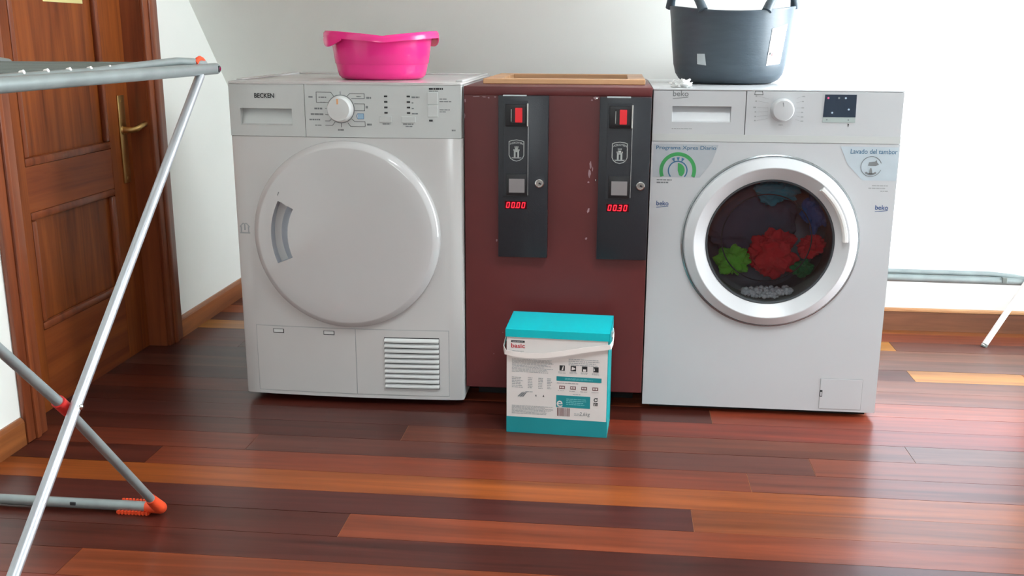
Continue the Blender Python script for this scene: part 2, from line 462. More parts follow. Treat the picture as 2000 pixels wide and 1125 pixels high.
# back: knee wall behind the dryer and the dormer wall with its low window
bm = NB()
add_box(bm, XL-T, XS, YK, YK+T, 0, SL-YK+0.1)
add_box(bm, XS-T, XS, YB+0.0, YK, 0, SL-YB)
x0, x1, z0, z1 = WIN1
add_box(bm, XS, XR+T, YB, YB+T, 0, z0)
add_box(bm, XS, XR+T, YB, YB+T, z1, ZC)
add_box(bm, x1, XR+T, YB, YB+T, z0, z1)
tag(obj('wall_back', bm, 'wall'), 'white wall below the bright window behind the washing machine', 'wall', kind='structure')
# sloped ceiling, dormer cheek and flat ceiling
yt = SL-ZC
n = T*0.7071
bm = add_mesh(NB(), [(x, y, z) for x in (XL-T, XS) for y, z in ((YK+T, SL-YK-T), (yt, ZC), (yt+n, ZC+n), (YK+T+n, SL-YK-T+n))],
              [(0, 1, 2, 3), (7, 6, 5, 4), (0, 4, 5, 1), (1, 5, 6, 2), (2, 6, 7, 3), (3, 7, 4, 0)])
tag(obj('wall_slope', bm, 'wall'), 'white sloped attic ceiling behind the dryer and cabinet', 'sloped ceiling', kind='structure')
bm = add_mesh(NB(), [(x, y, z) for x in (XS-0.06, XS) for y, z in ((YB, SL-YB+0.008), (YB+T, SL-YB+0.008), (YB+T, ZC+0.05), (yt+0.03, ZC+0.05), (yt+0.03, ZC-0.02))],
              [(0, 1, 2, 3, 4), (9, 8, 7, 6, 5)]+[(i, 5+i, 5+(i+1) % 5, (i+1) % 5) for i in range(5)])
tag(obj('wall_dormer', bm, 'wall'), 'white cheek wall at the side of the dormer window', 'wall', kind='structure')
bm = NB()
x0, x1, y0, y1 = WIN4
add_box(bm, XL-T, XR+T, YF-T, y0, ZC, ZC+T); add_box(bm, XL-T, XR+T, y1, yt+0.02, ZC, ZC+T)
add_box(bm, XL-T, x0, y0, y1, ZC, ZC+T); add_box(bm, x1, XR+T, y0, y1, ZC, ZC+T)
add_box(bm, XS-0.05, XR+T, yt+0.02, YB+T, ZC, ZC+T)
tag(obj('ceiling', bm, 'wall'), 'flat white ceiling overhead', 'ceiling', kind='structure')
# right wall and wall behind the camera, each with an added window
y0, y1, z0, z1 = WIN2
bm = NB()
add_box(bm, XR, XR+T, YF-T, y0, 0, ZC); add_box(bm, XR, XR+T, y1, YB+T, 0, ZC)
add_box(bm, XR, XR+T, y0, y1, 0, z0); add_box(bm, XR, XR+T, y0, y1, z1, ZC)
tag(obj('wall_right', bm, 'wall'), 'white wall with an added window on the right', 'wall', kind='structure')
x0, x1, z0, z1 = WIN3
bm = NB()
add_box(bm, XL-T, x0, YF-T, YF, 0, ZC); add_box(bm, x1, XR+T, YF-T, YF, 0, ZC)
add_box(bm, x0, x1, YF-T, YF, 0, z0); add_box(bm, x0, x1, YF-T, YF, z1, ZC)
tag(obj('wall_front', bm, 'wall'), 'white wall with an added window behind the viewer', 'wall', kind='structure')

def window(name, label, kind, a0, a1, z0, z1, p, mull, fw=0.045, pane='glass'):
    """kind 'y': pane in plane y=p; 'x': pane in plane x=p"""
    root = thing(name, label, 'window', ((a0+a1)/2, p, z0) if kind == 'y' else (p, (a0+a1)/2, z0), kind='structure')
    def bar(nm, b0, b1, c0, c1, th=0.05, mt='frame_white'):
        if kind == 'y': obj(nm, box(b0, b1, p-th/2, p+th/2, c0, c1), mt, root)
        else: obj(nm, box(p-th/2, p+th/2, b0, b1, c0, c1), mt, root)
    bar('sill_rail', a0, a1, z0, z0+0.012); bar('head_rail', a0, a1, z1-fw, z1)
    bar('jamb', a0, a0+0.02, z0+0.012, z1-fw); bar('jamb', a1-fw, a1, z0+0.012, z1-fw)
    xs = [a0+0.02]+list(mull)+[a1-fw]
    for m_ in mull: bar('mullion', m_-0.02, m_+0.02, z0+0.012, z1-fw)
    for a, b in zip(xs, xs[1:]): bar('pane', a+(0.02 if a in mull else 0), b-(0.02 if b in mull else 0), z0+0.012, z1-fw, 0.004, pane)
window('window_1', 'blown-out low dormer window behind the washing machine', 'y', *WIN1, YB+0.06, [], pane='dimmed')
window('added_window_2', 'tall unseen side window added to the right wall for light', 'x', *WIN2, XR+0.06, [(WIN2[0]+WIN2[1])/2])
window('added_window_3', 'unseen fill window added in the wall behind the viewer', 'y', *WIN3, YF-0.06, [(WIN3[0]+WIN3[1])/2])

r4 = thing('added_window_4', 'square unseen roof light added to the flat ceiling for light', 'window', ((WIN4[0]+WIN4[1])/2, (WIN4[2]+WIN4[3])/2, ZC), kind='structure')
for q in ((WIN4[0], WIN4[0]+0.04, WIN4[2], WIN4[3]), (WIN4[1]-0.04, WIN4[1], WIN4[2], WIN4[3]), (WIN4[0]+0.04, WIN4[1]-0.04, WIN4[2], WIN4[2]+0.04), (WIN4[0]+0.04, WIN4[1]-0.04, WIN4[3]-0.04, WIN4[3])):
    obj('frame_bar', box(q[0], q[1], q[2], q[3], ZC+0.04, ZC+0.085), 'frame_white', r4)
obj('pane', box(WIN4[0]+0.04, WIN4[1]-0.04, WIN4[2]+0.04, WIN4[3]-0.04, ZC+0.06, ZC+0.064), 'glass', r4)

# baseboards
def baseboard_left(name, y0, y1, label):
    root = thing(name, label, 'baseboard', (XL, (y0+y1)/2, 0), kind='structure')
    obj('board', box(XL, XL+0.012, y0, y1, 0, 0.058), 'base', root)
    bm = add_mesh(NB(), [(x, y, z) for y in (y0, y1) for x, z in ((XL, 0.058), (XL+0.012, 0.058), (XL+0.010, 0.063), (XL+0.005, 0.068), (XL, 0.0685))],
                  [(0, 1, 2, 3, 4), (9, 8, 7, 6, 5)]+[(i, 5+i, 5+(i+1) % 5, (i+1) % 5) for i in range(5)])
    obj('cap_moulding', bm, 'base', root)
baseboard_left('baseboard_left', 0.524, YK, 'brown wooden baseboard between the door and the dryer')
baseboard_left('baseboard_near', YF, -0.37, 'brown wooden baseboard at the lower left, before the door')
root = thing('baseboard_back', 'brown wooden baseboard under the bright window', 'baseboard', (2.4, YB, 0), kind='structure')
obj('board', box(XS, XR, YB-0.014, YB, 0, 0.064), 'basex', root)
obj('cap_moulding', box(XS, XR, YB-0.012, YB, 0.064, 0.077, bevel=0.004), 'tan', root)

# door: recessed leaf with panels, casings as trim
XD = XL-0.058
dr = thing('door_1', 'brown panelled wooden door with a brass lever handle', 'door', (XD, 0.07, 0), kind='structure')
PY0, PY1 = -0.135, 0.300
obj('stile', box(XD-0.035, XD, DY0, PY0, 0.0008, DZ), 'door', dr)
obj('stile', box(XD-0.035, XD, PY1, DY1, 0.0008, DZ), 'door', dr)
for za, zb in ((0.0008, 0.215), (0.525, 0.640), (1.86, DZ)):
    obj('rail', box(XD-0.035, XD-0.0005, PY0, PY1, za, zb), 'doorx', dr)
for za, zb in ((0.215, 0.525), (0.640, 1.86)):
    pn = obj('panel', box(XD-0.028, XD-0.012, PY0, PY1, za, zb), 'door', dr)
    # moulding frame around the panel
    bm = NB(); q = 0.022
    for (ya, yb, zc, zd, nrm) in ((PY0, PY1, za, za+q, 'h'), (PY0, PY1, zb-q, zb, 'h'), (PY0, PY0+q, za+q, zb-q, 'v'), (PY1-q, PY1, za+q, zb-q, 'v')):
        add_box(bm, XD-0.013, XD+0.003, ya, yb, zc, zd, bevel=0.006)
    obj('moulding', bm, 'casing', pn, smooth=40)
bp = obj('handle_plate', box(XD, XD+0.005, 0.359, 0.398, 0.53, 0.79, bevel=0.0022), 'brass', dr, smooth=40, label='slim brass door plate')
bm = tube([(XD+0.004, 0.372, 0.688), (XD+0.035, 0.372, 0.689), (XD+0.046, 0.380, 0.692), (XD+0.050, 0.40, 0.699), (XD+0.050, 0.425, 0.703), (XD+0.048, 0.45, 0.699), (XD+0.046, 0.465, 0.695), (XD+0.046, 0.474, 0.694)],
          [0.010, 0.009, 0.009, 0.008, 0.0075, 0.008, 0.012, 0.009])
obj('lever', bm, 'brass', bp, smooth=60)
obj('rosette', lathe([(0, 0.004), (0.011, 0.004), (0.013, 0.0)], (0, 0, 0), n=20), 'brass', bp, smooth=60)
r_ = bp.children[-1]
r_.rotation_euler = (0, PI/2, 0); r_.location = Vector((XD+0.005, 0.372, 0.688))-wloc(bp)
for v in r_.data.vertices: v.co += wloc(bp)
for s, z in ((0, 0.545), (1, 0.775)):
    obj('screw', box(XD+0.0045, XD+0.0065, 0.374, 0.382, z-0.004, z+0.004, bevel=0.001), 'brass', bp)
# jambs and architraves
def casing(name, y0, y1, label):
    root = thing(name, label, 'door frame', (XL, (y0+y1)/2, 0), kind='structure')
    obj('architrave', box(XL, XL+0.014, y0, y1, 0, DZ+0.09, bevel=0.004), 'casing', root, smooth=40)
    obj('bead', box(XL+0.010, XL+0.021, y0+0.030, y1-0.036, 0, DZ+0.09, bevel=0.005), 'casing', root, smooth=40)
    return root
c1 = casing('trim_1', DY0-0.085, DY0, 'brown wooden door casing on the near side of the door')
c2 = casing('trim_2', DY1, DY1+0.094, 'brown wooden door casing on the far side of the door')
obj('jamb', box(XD-0.04, XL+0.002, DY1-0.001, DY1+0.02, 0, DZ), 'casing', c2)
obj('jamb', box(XD-0.04, XL+0.002, DY0-0.02, DY0+0.001, 0, DZ), 'casing', c1)
c3 = thing('trim_3', 'brown wooden casing over the top of the door', 'door frame', (XL, 0.07, DZ), kind='structure')
obj('architrave', box(XL, XL+0.014, DY0, DY1, DZ, DZ+0.09, bevel=0.004), 'casing', c3)
obj('jamb', box(XD-0.04, XL+0.002, DY0, DY1, DZ, DZ+0.02), 'casing', c3)
tag(obj('paper_note', box(XD-0.012, XD-0.0108, 0.045, 0.240, 1.046, 1.26), 'note'), 'pale yellow paper sheet stuck on the brown door panel', 'paper')

# ------------------------------------------------------------------ dryer (left machine)
DW, DH, DD, DZ0 = 0.5985, 0.8504, 0.552, 0.019
BOW = 0.011
def bow(x): return -BOW*(1-((x-DW/2)/(DW/2))**2) if 0 <= x <= DW else 0.0
def bend(bm):
    for v in bm.verts: v.co.y += bow(v.co.x)
    return bm
def plan(yback, inset=0.0, rad=0.008):
    pts = []
    for i in range(25):
        x = rad+(DW-2*rad)*i/24; pts.append((x, bow(x)))
    pts = [(0.0, rad), (rad*0.3, rad*0.3)]+pts+[(DW-rad*0.3, rad*0.3), (DW, rad)]
    pts = [(inset+(x/DW)*(DW-2*inset), y+inset) for x, y in pts]
    return pts+[(DW-inset, yback), (inset, yback)]
dry = thing('tumble_dryer', 'white tumble dryer with a round opaque door and vent grille', 'tumble dryer', (DW/2, DD/2, 0))
obj('body', prism(plan(DD), DZ0, 0.7130, 0.0010), 'white', dry, smooth=35)
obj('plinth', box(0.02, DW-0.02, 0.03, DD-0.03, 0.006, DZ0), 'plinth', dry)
for x in (0.06, DW-0.06):
    for y in (0.06, DD-0.06): obj('foot', lathe([(0.02, 0), (0.02, 0.004), (0.014, 0.008), (0.014, 0.0185)], (x, y, 0), n=16, cap0=True, cap1=True), 'black', dry, smooth=40)
obj('upper_body', prism([(0, 0.04), (DW, 0.04), (DW, DD), (0, DD)], 0.7130, 0.844), 'white', dry)
tp = obj('top_panel', prism(plan(DD, -0.001), 0.8445, DH, 0.0025), 'white', dry, smooth=35)
bm = NB()   # raised rim round the worktop
add_box(bm, 0.004, 0.022, 0.05, DD-0.004, DH-0.001, DH+0.005, bevel=0.0025)
add_box(bm, DW-0.022, DW-0.004, 0.05, DD-0.004, DH-0.001, DH+0.005, bevel=0.0025)
add_box(bm, 0.022, DW-0.022, DD-0.03, DD-0.004, DH-0.001, DH+0.005, bevel=0.0025)
obj('rim', bm, 'white', tp, smooth=40)
# control panel: condenser drawer front on the left, fascia on the right
dw = obj('water_drawer', bend(recess_panel(0.0015, 0.2008, 0.7140, 0.8440, 0.030, 0.167, 0.742, 0.7835, 0.0, 0.006, 0.042, 0.022)), 'panel_grey', dry)
fas = NB()
xs = [0.2022+(DW-0.0015-0.2022)*i/12 for i in range(13)]
for i in range(12):
    a, b = xs[i], xs[i+1]
    add_mesh(fas, [(a, bow(a), 0.7140), (b, bow(b), 0.7140), (b, bow(b), 0.8440), (a, bow(a), 0.8440)], [(0, 1, 2, 3)])
    add_mesh(fas, [(a, bow(a), 0.8440), (b, bow(b), 0.8440), (b, 0.042, 0.8440), (a, 0.042, 0.8440)], [(0, 1, 2, 3)])
    add_mesh(fas, [(a, bow(a), 0.7140), (a, 0.042, 0.7140), (b, 0.042, 0.7140), (b, bow(b), 0.7140)], [(0, 1, 2, 3)])
for x in (xs[0], xs[-1]):
    add_mesh(fas, [(x, bow(x), 0.7140), (x, 0.042, 0.7140), (x, 0.042, 0.8440), (x, bow(x), 0.8440)], [(0, 1, 2, 3)])
bmesh.ops.remove_doubles(fas, verts=fas.verts[:], dist=1e-6)
fa = obj('control_panel', fas, 'panel_grey', dry, smooth=35)
EP = -0.0004
obj('lettering', bend(text_bm('BECKEN', 0.070, 0.1225, 0.8095, 0.8215, EP, bold=0.022)), 'ink', dw, label='bold black maker lettering')
# knob and its printed dial
KX, KZ = 0.2945, 0.7845
kb = obj('knob', lathe([(0.033, 0.0), (0.033, -0.004), (0.0305, -0.006), (0.0300, -0.020), (0.0275, -0.0235), (0.012, -0.0245), (0, -0.0245)], (KX, bow(KX), KZ), 'y', 48), 'plastic', dry, smooth=35)
obj('pointer', flat(rect(KX-0.0035, KX+0.0005, KZ+0.013, KZ+0.026), bow(KX)-0.0249, 0.001), mat('pale_orange_mark', (232, 170, 120), 0.5), kb)
bm = NB(); y = bow(KX)
add_stroke(bm, arc_pts(KX, KZ, 0.0345, 0, 360, 48), 0.0016, y-0.0005)
obj('dial_ring', bm, 'ink_grey', fa)
bm = NB()
def S_(pts): add_stroke(bm, pts, 0.0011, EP)
kx, kz = KX, KZ
S_([(kx, kz+0.036), (kx, kz+0.043)]); S_([(kx, kz-0.036), (kx, kz-0.045)])
S_([(kx-0.017, kz+0.031), (kx-0.024, kz+0.041), (kx-0.062, kz+0.041), (kx-0.062, kz+0.016), (kx-0.032, kz+0.016)])
S_([(kx+0.017, kz+0.031), (kx+0.024, kz+0.038), (kx+0.061, kz+0.038), (kx+0.061, kz+0.026), (kx+0.028, kz+0.026)])
S_([(kx+0.035, kz+0.013), (kx+0.061, kz+0.013), (kx+0.061, kz-0.004), (kx+0.036, kz-0.004)])
S_([(kx+0.027, kz-0.024), (kx+0.035, kz-0.031), (kx+0.061, kz-0.031), (kx+0.061, kz-0.043), (kx+0.024, kz-0.043), (kx+0.017, kz-0.034)])
S_([(kx-0.026, kz-0.026), (kx-0.030, kz-0.030), (kx-0.041, kz-0.030)]); S_([(kx-0.016, kz-0.033), (kx-0.023, kz-0.041), (kx-0.041, kz-0.041)])
S_([(kx-0.034, kz+0.001), (kx-0.040, kz+0.001)]); S_([(kx-0.032, kz-0.015), (kx-0.040, kz-0.014)])
obj('dial_lines', bend(bm), 'ink', fa)
bm = NB(); rl = random.Random(2)
for (a, b, c, d) in ((-0.082, -0.068, 0.026, 0.032), (-0.056, -0.036, 0.026, 0.031), (-0.052, -0.036, 0.014, 0.018), (-0.068, -0.044, -0.003, 0.004), (-0.078, -0.042, -0.017, -0.010),
                     (-0.082, -0.050, -0.030, -0.024), (-0.068, -0.050, -0.043, -0.039), (0.066, 0.080, 0.024, 0.032), (0.064, 0.070, 0.0, 0.010), (0.066, 0.078, -0.042, -0.034), (-0.009, 0.009, -0.055, -0.049), (0.041, 0.056, 0.029, 0.033)):
    add_lines(bm, kx+a, kx+b, kz+c, kz+d, 1, EP, rl, 0.6)
for x0, x1, z0, z1 in ((0.4745, 0.499, 0.812, 0.8175), (0.4745, 0.481, 0.799, 0.803), (0.4745, 0.481, 0.785, 0.789), (0.4745, 0.492, 0.772, 0.777), (0.544, 0.570, 0.809, 0.8125), (0.544, 0.578, 0.803, 0.806),
                       (0.544, 0.574, 0.783, 0.786), (0.544, 0.562, 0.778, 0.781), (0.400, 0.420, 0.7465, 0.7505), (0.452, 0.480, 0.7465, 0.7505), (0.458, 0.480, 0.741, 0.745), (0.574, 0.584, 0.731, 0.7365), (0.518, 0.548, 0.8285, 0.8315)):
    add_lines(bm, x0, x1, z0, z1, 1, EP, rl, 0.7)
obj('fine_print', bend(bm), 'ink_grey', fa)
bm = NB(); add_lines(bm, 0.518, 0.561, 0.833, 0.838, 1, EP, rl, 0.9)
bm2 = NB(); add_flat(bm2, rect(kx+0.043, kx+0.058, kz-0.024, kz-0.011), EP)
obj('blue_symbol', bend(bm2), mat('pale_blue_print', (150, 182, 205), 0.5), fa)
bm2 = NB(); add_stroke(bm2, [(kx+0.039, kz-0.017), (kx+0.043, kz-0.024), (kx+0.058, kz-0.024), (kx+0.058, kz-0.011), (kx+0.043, kz-0.011)], 0.001, EP-0.0003, closed=True)
obj('symbol_outline', bend(bm2), 'ink_blue', fa)
obj('heading_print', bend(bm), 'ink', fa)
for i in range(4):
    for x in (0.4095, 0.4665):
        z = 0.8165-i*0.01345
        obj('indicator_lamp', bend(box(x-0.0042, x+0.0042, -0.0016, 0.001, z-0.0020, z+0.0020, bevel=0.0007)), 'ink', fa)
obj('indicator_lamp', bend(box(0.5175, 0.5265, -0.0016, 0.001, 0.7555, 0.7600, bevel=0.0007)), 'ink', fa)
for x0, x1, z0, z1 in ((0.5145, 0.5405, 0.7975, 0.8275), (0.5145, 0.5405, 0.7665, 0.7960), (0.392, 0.424, 0.752, 0.767), (0.448, 0.484, 0.752, 0.767)):
    b_ = obj('push_button', bend(box(x0, x1, -0.0022, 0.002, z0, z1, bevel=0.001)), 'panel_grey', fa)
# round door
DCX, DCZ = 0.2985, 0.4615
DY = bow(DCX)
prof = [(0.0, -0.0262), (0.06, -0.0260), (0.11, -0.0255), (0.150, -0.0248), (0.194, -0.0236), (0.2265, -0.0224), (0.2295, -0.0216), (0.2425, -0.0105), (0.244, -0.007), (0.244, 0.009)]
nA = 180; bm = NB(); rings = []
for r, h in prof:
    if r == 0: rings.append([bm.verts.new((DCX, DY+h, DCZ))]); continue
    rings.append([bm.verts.new((DCX+r*math.cos(2*PI*k/nA), DY+h, DCZ+r*math.sin(2*PI*k/nA))) for k in range(nA)])
K0, K1 = 76, 101
for i in range(len(prof)-1):
    for k in range(nA):
        k2 = (k+1) % nA
        if i == 3 and K0 <= k < K1: continue
        if i == 0: bm.faces.new((rings[0][0], rings[1][k], rings[1][k2]))
        else: bm.faces.new((rings[i][k], rings[i+1][k], rings[i+1][k2], rings[i][k2]))
dd = obj('door', bm, 'door_plastic', dry, smooth=30)
bm = NB(); G = []
for k in range(K0, K1+1):
    a = 2*PI*k/nA; c, s = math.cos(a), math.sin(a)
    col = [(0.150, -0.0248), (0.1505, -0.0215), (0.156, -0.008), (0.168, 0.002), (0.184, 0.006), (0.1935, 0.006), (0.194, -0.0236)]
    f = 0.35 if k in (K0, K1) else 1.0
    G.append([bm.verts.new((DCX+r*c, DY+h, DCZ+r*s)) for r, h in col])
for A, B in zip(G, G[1:]):
    for j in range(len(A)-1): bm.faces.new((A[j], A[j+1], B[j+1], B[j]))
for A in (G[0], G[-1]): bm.faces.new(A)
obj('handle_recess', bm, mat('grey_recess_plastic', (172, 176, 184), 0.35), dd, smooth=40, label='curved recessed grip in the dryer door')
obj('slot_mark', flat([(0.126, 0.567), (0.1275, 0.566), (0.1315, 0.575), (0.130, 0.576)], DY-0.0245, 0.001), 'ink_grey', dd)
obj('seal_gap', lathe([(0.232, 0.001), (0.2385, 0.0095), (0.222, 0.0095)], (DCX, DY, DCZ), 'y', 96), 'groove', dd)
# padlock/door mark
bm = NB()
for q in (rect(0.009, 0.037, 0.459, 0.463), rect(0.011, 0.015, 0.463, 0.478), rect(0.031, 0.035, 0.463, 0.478), rect(0.021, 0.025, 0.468, 0.486)): add_flat(bm, q, EP)
add_stroke(bm, [(0.010, 0.477), (0.018, 0.486), (0.021, 0.486)], 0.003, EP); add_stroke(bm, [(0.025, 0.486), (0.028, 0.486), (0.036, 0.477)], 0.003, EP)
obj('door_symbol', bend(bm), 'ink_light', dry)
# service flap on the left, vent cover on the right
def panel_outline(nm, x0, x1, z0, z1, parent):
    bm = NB(); N = 8
    for i in range(N):
        a, b = x0+(x1-x0)*i/N, x0+(x1-x0)*(i+1)/N
        add_box(bm, a, b, -0.0012, 0.0, z0, z1)
    bmesh.ops.remove_doubles(bm, verts=bm.verts[:], dist=1e-6)
    return obj(nm, bend(bm), 'white', parent)
bm = NB()
for q in ((0.0375, 0.5605, 0.2105, 0.2120), (0.0375, 0.0390, 0.030, 0.2105), (0.5590, 0.5605, 0.030, 0.2105), (0.0375, 0.5605, 0.0285, 0.0300), (0.3105, 0.3120, 0.030, 0.2105)):
    N = max(1, int((q[1]-q[0])/0.04))
    for i in range(N): add_flat(bm, rect(q[0]+(q[1]-q[0])*i/N, q[0]+(q[1]-q[0])*(i+1)/N, q[2], q[3]), -0.0003)
obj('panel_seam', bend(bm), 'ink_light', dry)
sf = panel_outline('service_flap', 0.0392, 0.3103, 0.0302, 0.2103, dry)
for x in (0.0855, 0.2245):
    c_ = obj('flap_clip', bend(box(x, x+0.030, -0.0018, 0.0, 0.192, 0.2035, bevel=0.0004)), 'ink', sf)
    obj('clip_tongue', bend(box(x+0.002, x+0.028, -0.0026, -0.001, 0.1945, 0.2025)), 'plastic', c_)
vc = panel_outline('vent_cover', 0.3122, 0.5588, 0.0302, 0.2103, dry)
VX0, VX1, VZ0, VZ1 = 0.3895, 0.5335, 0.050, 0.190
vb = NB()
for i in range(8): add_box(vb, VX0-0.001+(VX1-VX0+0.002)*i/8, VX0-0.001+(VX1-VX0+0.002)*(i+1)/8, -0.0018, -0.001, VZ0-0.001, VZ1+0.001)
obj('vent_opening', bend(vb), mat('vent_shadow', (52, 52, 54), 0.8), vc)
NS = 10; pz = (VZ1-VZ0)/NS
for i in range(NS):
    zt = VZ1-i*pz
    pf =  ((-0.0018, zt-0.0015), (-0.0018, zt-pz*0.62), (-0.0060, zt-pz+0.0024), (-0.0085, zt-pz+0.0028), (-0.0085, zt-pz*0.52))
    nx = 6
    sb = add_mesh(NB(), [(VX0+(VX1-VX0)*q/nx, y, z) for q in range(nx+1) for y, z in pf],
                  [(0, 1, 2, 3, 4), tuple(5*nx+k for k in (4, 3, 2, 1, 0))]+[(5*q+k, 5*q+5+k, 5*q+5+(k+1) % 5, 5*q+(k+1) % 5) for q in range(nx) for k in range(5)])
    obj('slat', bend(sb), 'plastic', vc)
obj('bottom_strip', bend(box(0.038, 0.560, -0.0015, 0.0, 0.0200, 0.0265)), 'white', dry)

# ------------------------------------------------------------------ oxblood cabinet with two coin meters
CX0, CX1, CYF, CZ0, CZ1 = 0.6015, 1.0675, 0.020, 0.050, 0.842
cab = thing('metal_cabinet', 'oxblood red metal cabinet with chipped paint between the two machines', 'cabinet', ((CX0+CX1)/2, 0.28, 0))
obj('body', box(CX0, CX1, CYF+0.003, 0.558, CZ0, CZ1-0.004, bevel=0.002), 'cab', cab)
obj('top_lid', box(CX0-0.0005, CX1+0.0005, CYF, 0.559, CZ1-0.022, CZ1, bevel=0.003), 'cab', cab, smooth=40)
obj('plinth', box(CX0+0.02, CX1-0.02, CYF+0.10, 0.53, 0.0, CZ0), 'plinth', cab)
rs = random.Random(11)
def scuff(x, z, rx, rz):
    n = 9; p = [(x+rx*math.cos(2*PI*i/n)*rs.uniform(0.4, 1.1), z+rz*math.sin(2*PI*i/n)*rs.uniform(0.4, 1.1)) for i in range(n)]
    obj('paint_chip', flat(p, CYF+0.0026 if z < CZ1-0.023 else CYF-0.0003, 0.0005), 'scuff', cab)
for a in ((0.604, 0.806, 0.002, 0.006), (0.603, 0.77, 0.0018, 0.01), (0.632, 0.8165, 0.009, 0.0015), (0.652, 0.8155, 0.006, 0.0022), (0.664, 0.8140, 0.003, 0.003), (0.680, 0.8160, 0.004, 0.002), (0.930, 0.8150, 0.007, 0.004), (0.921, 0.8100, 0.003, 0.003),
          (0.935, 0.8170, 0.004, 0.002), (0.921, 0.650, 0.0035, 0.010), (0.919, 0.628, 0.004, 0.012), (0.926, 0.640, 0.002, 0.006), (0.918, 0.535, 0.004, 0.008), (0.914, 0.462, 0.004, 0.0035), (0.684, 0.452, 0.0025, 0.006), (0.9165, 0.607, 0.003, 0.003),
          (0.676, 0.145, 0.001, 0.001), (0.700, 0.205, 0.001, 0.0012)):
    scuff(*a)
obj('screw', lathe([(0, -0.003), (0.003, -0.0022), (0.004, 0.0)], (0.933, CYF+0.003, 0.814), 'y', 12), 'chrome', cab, smooth=50)
obj('screw', lathe([(0, -0.003), (0.002, -0.0022), (0.003, 0.0)], (0.935, CYF+0.003, 0.612), 'y', 12), 'chrome', cab, smooth=50)

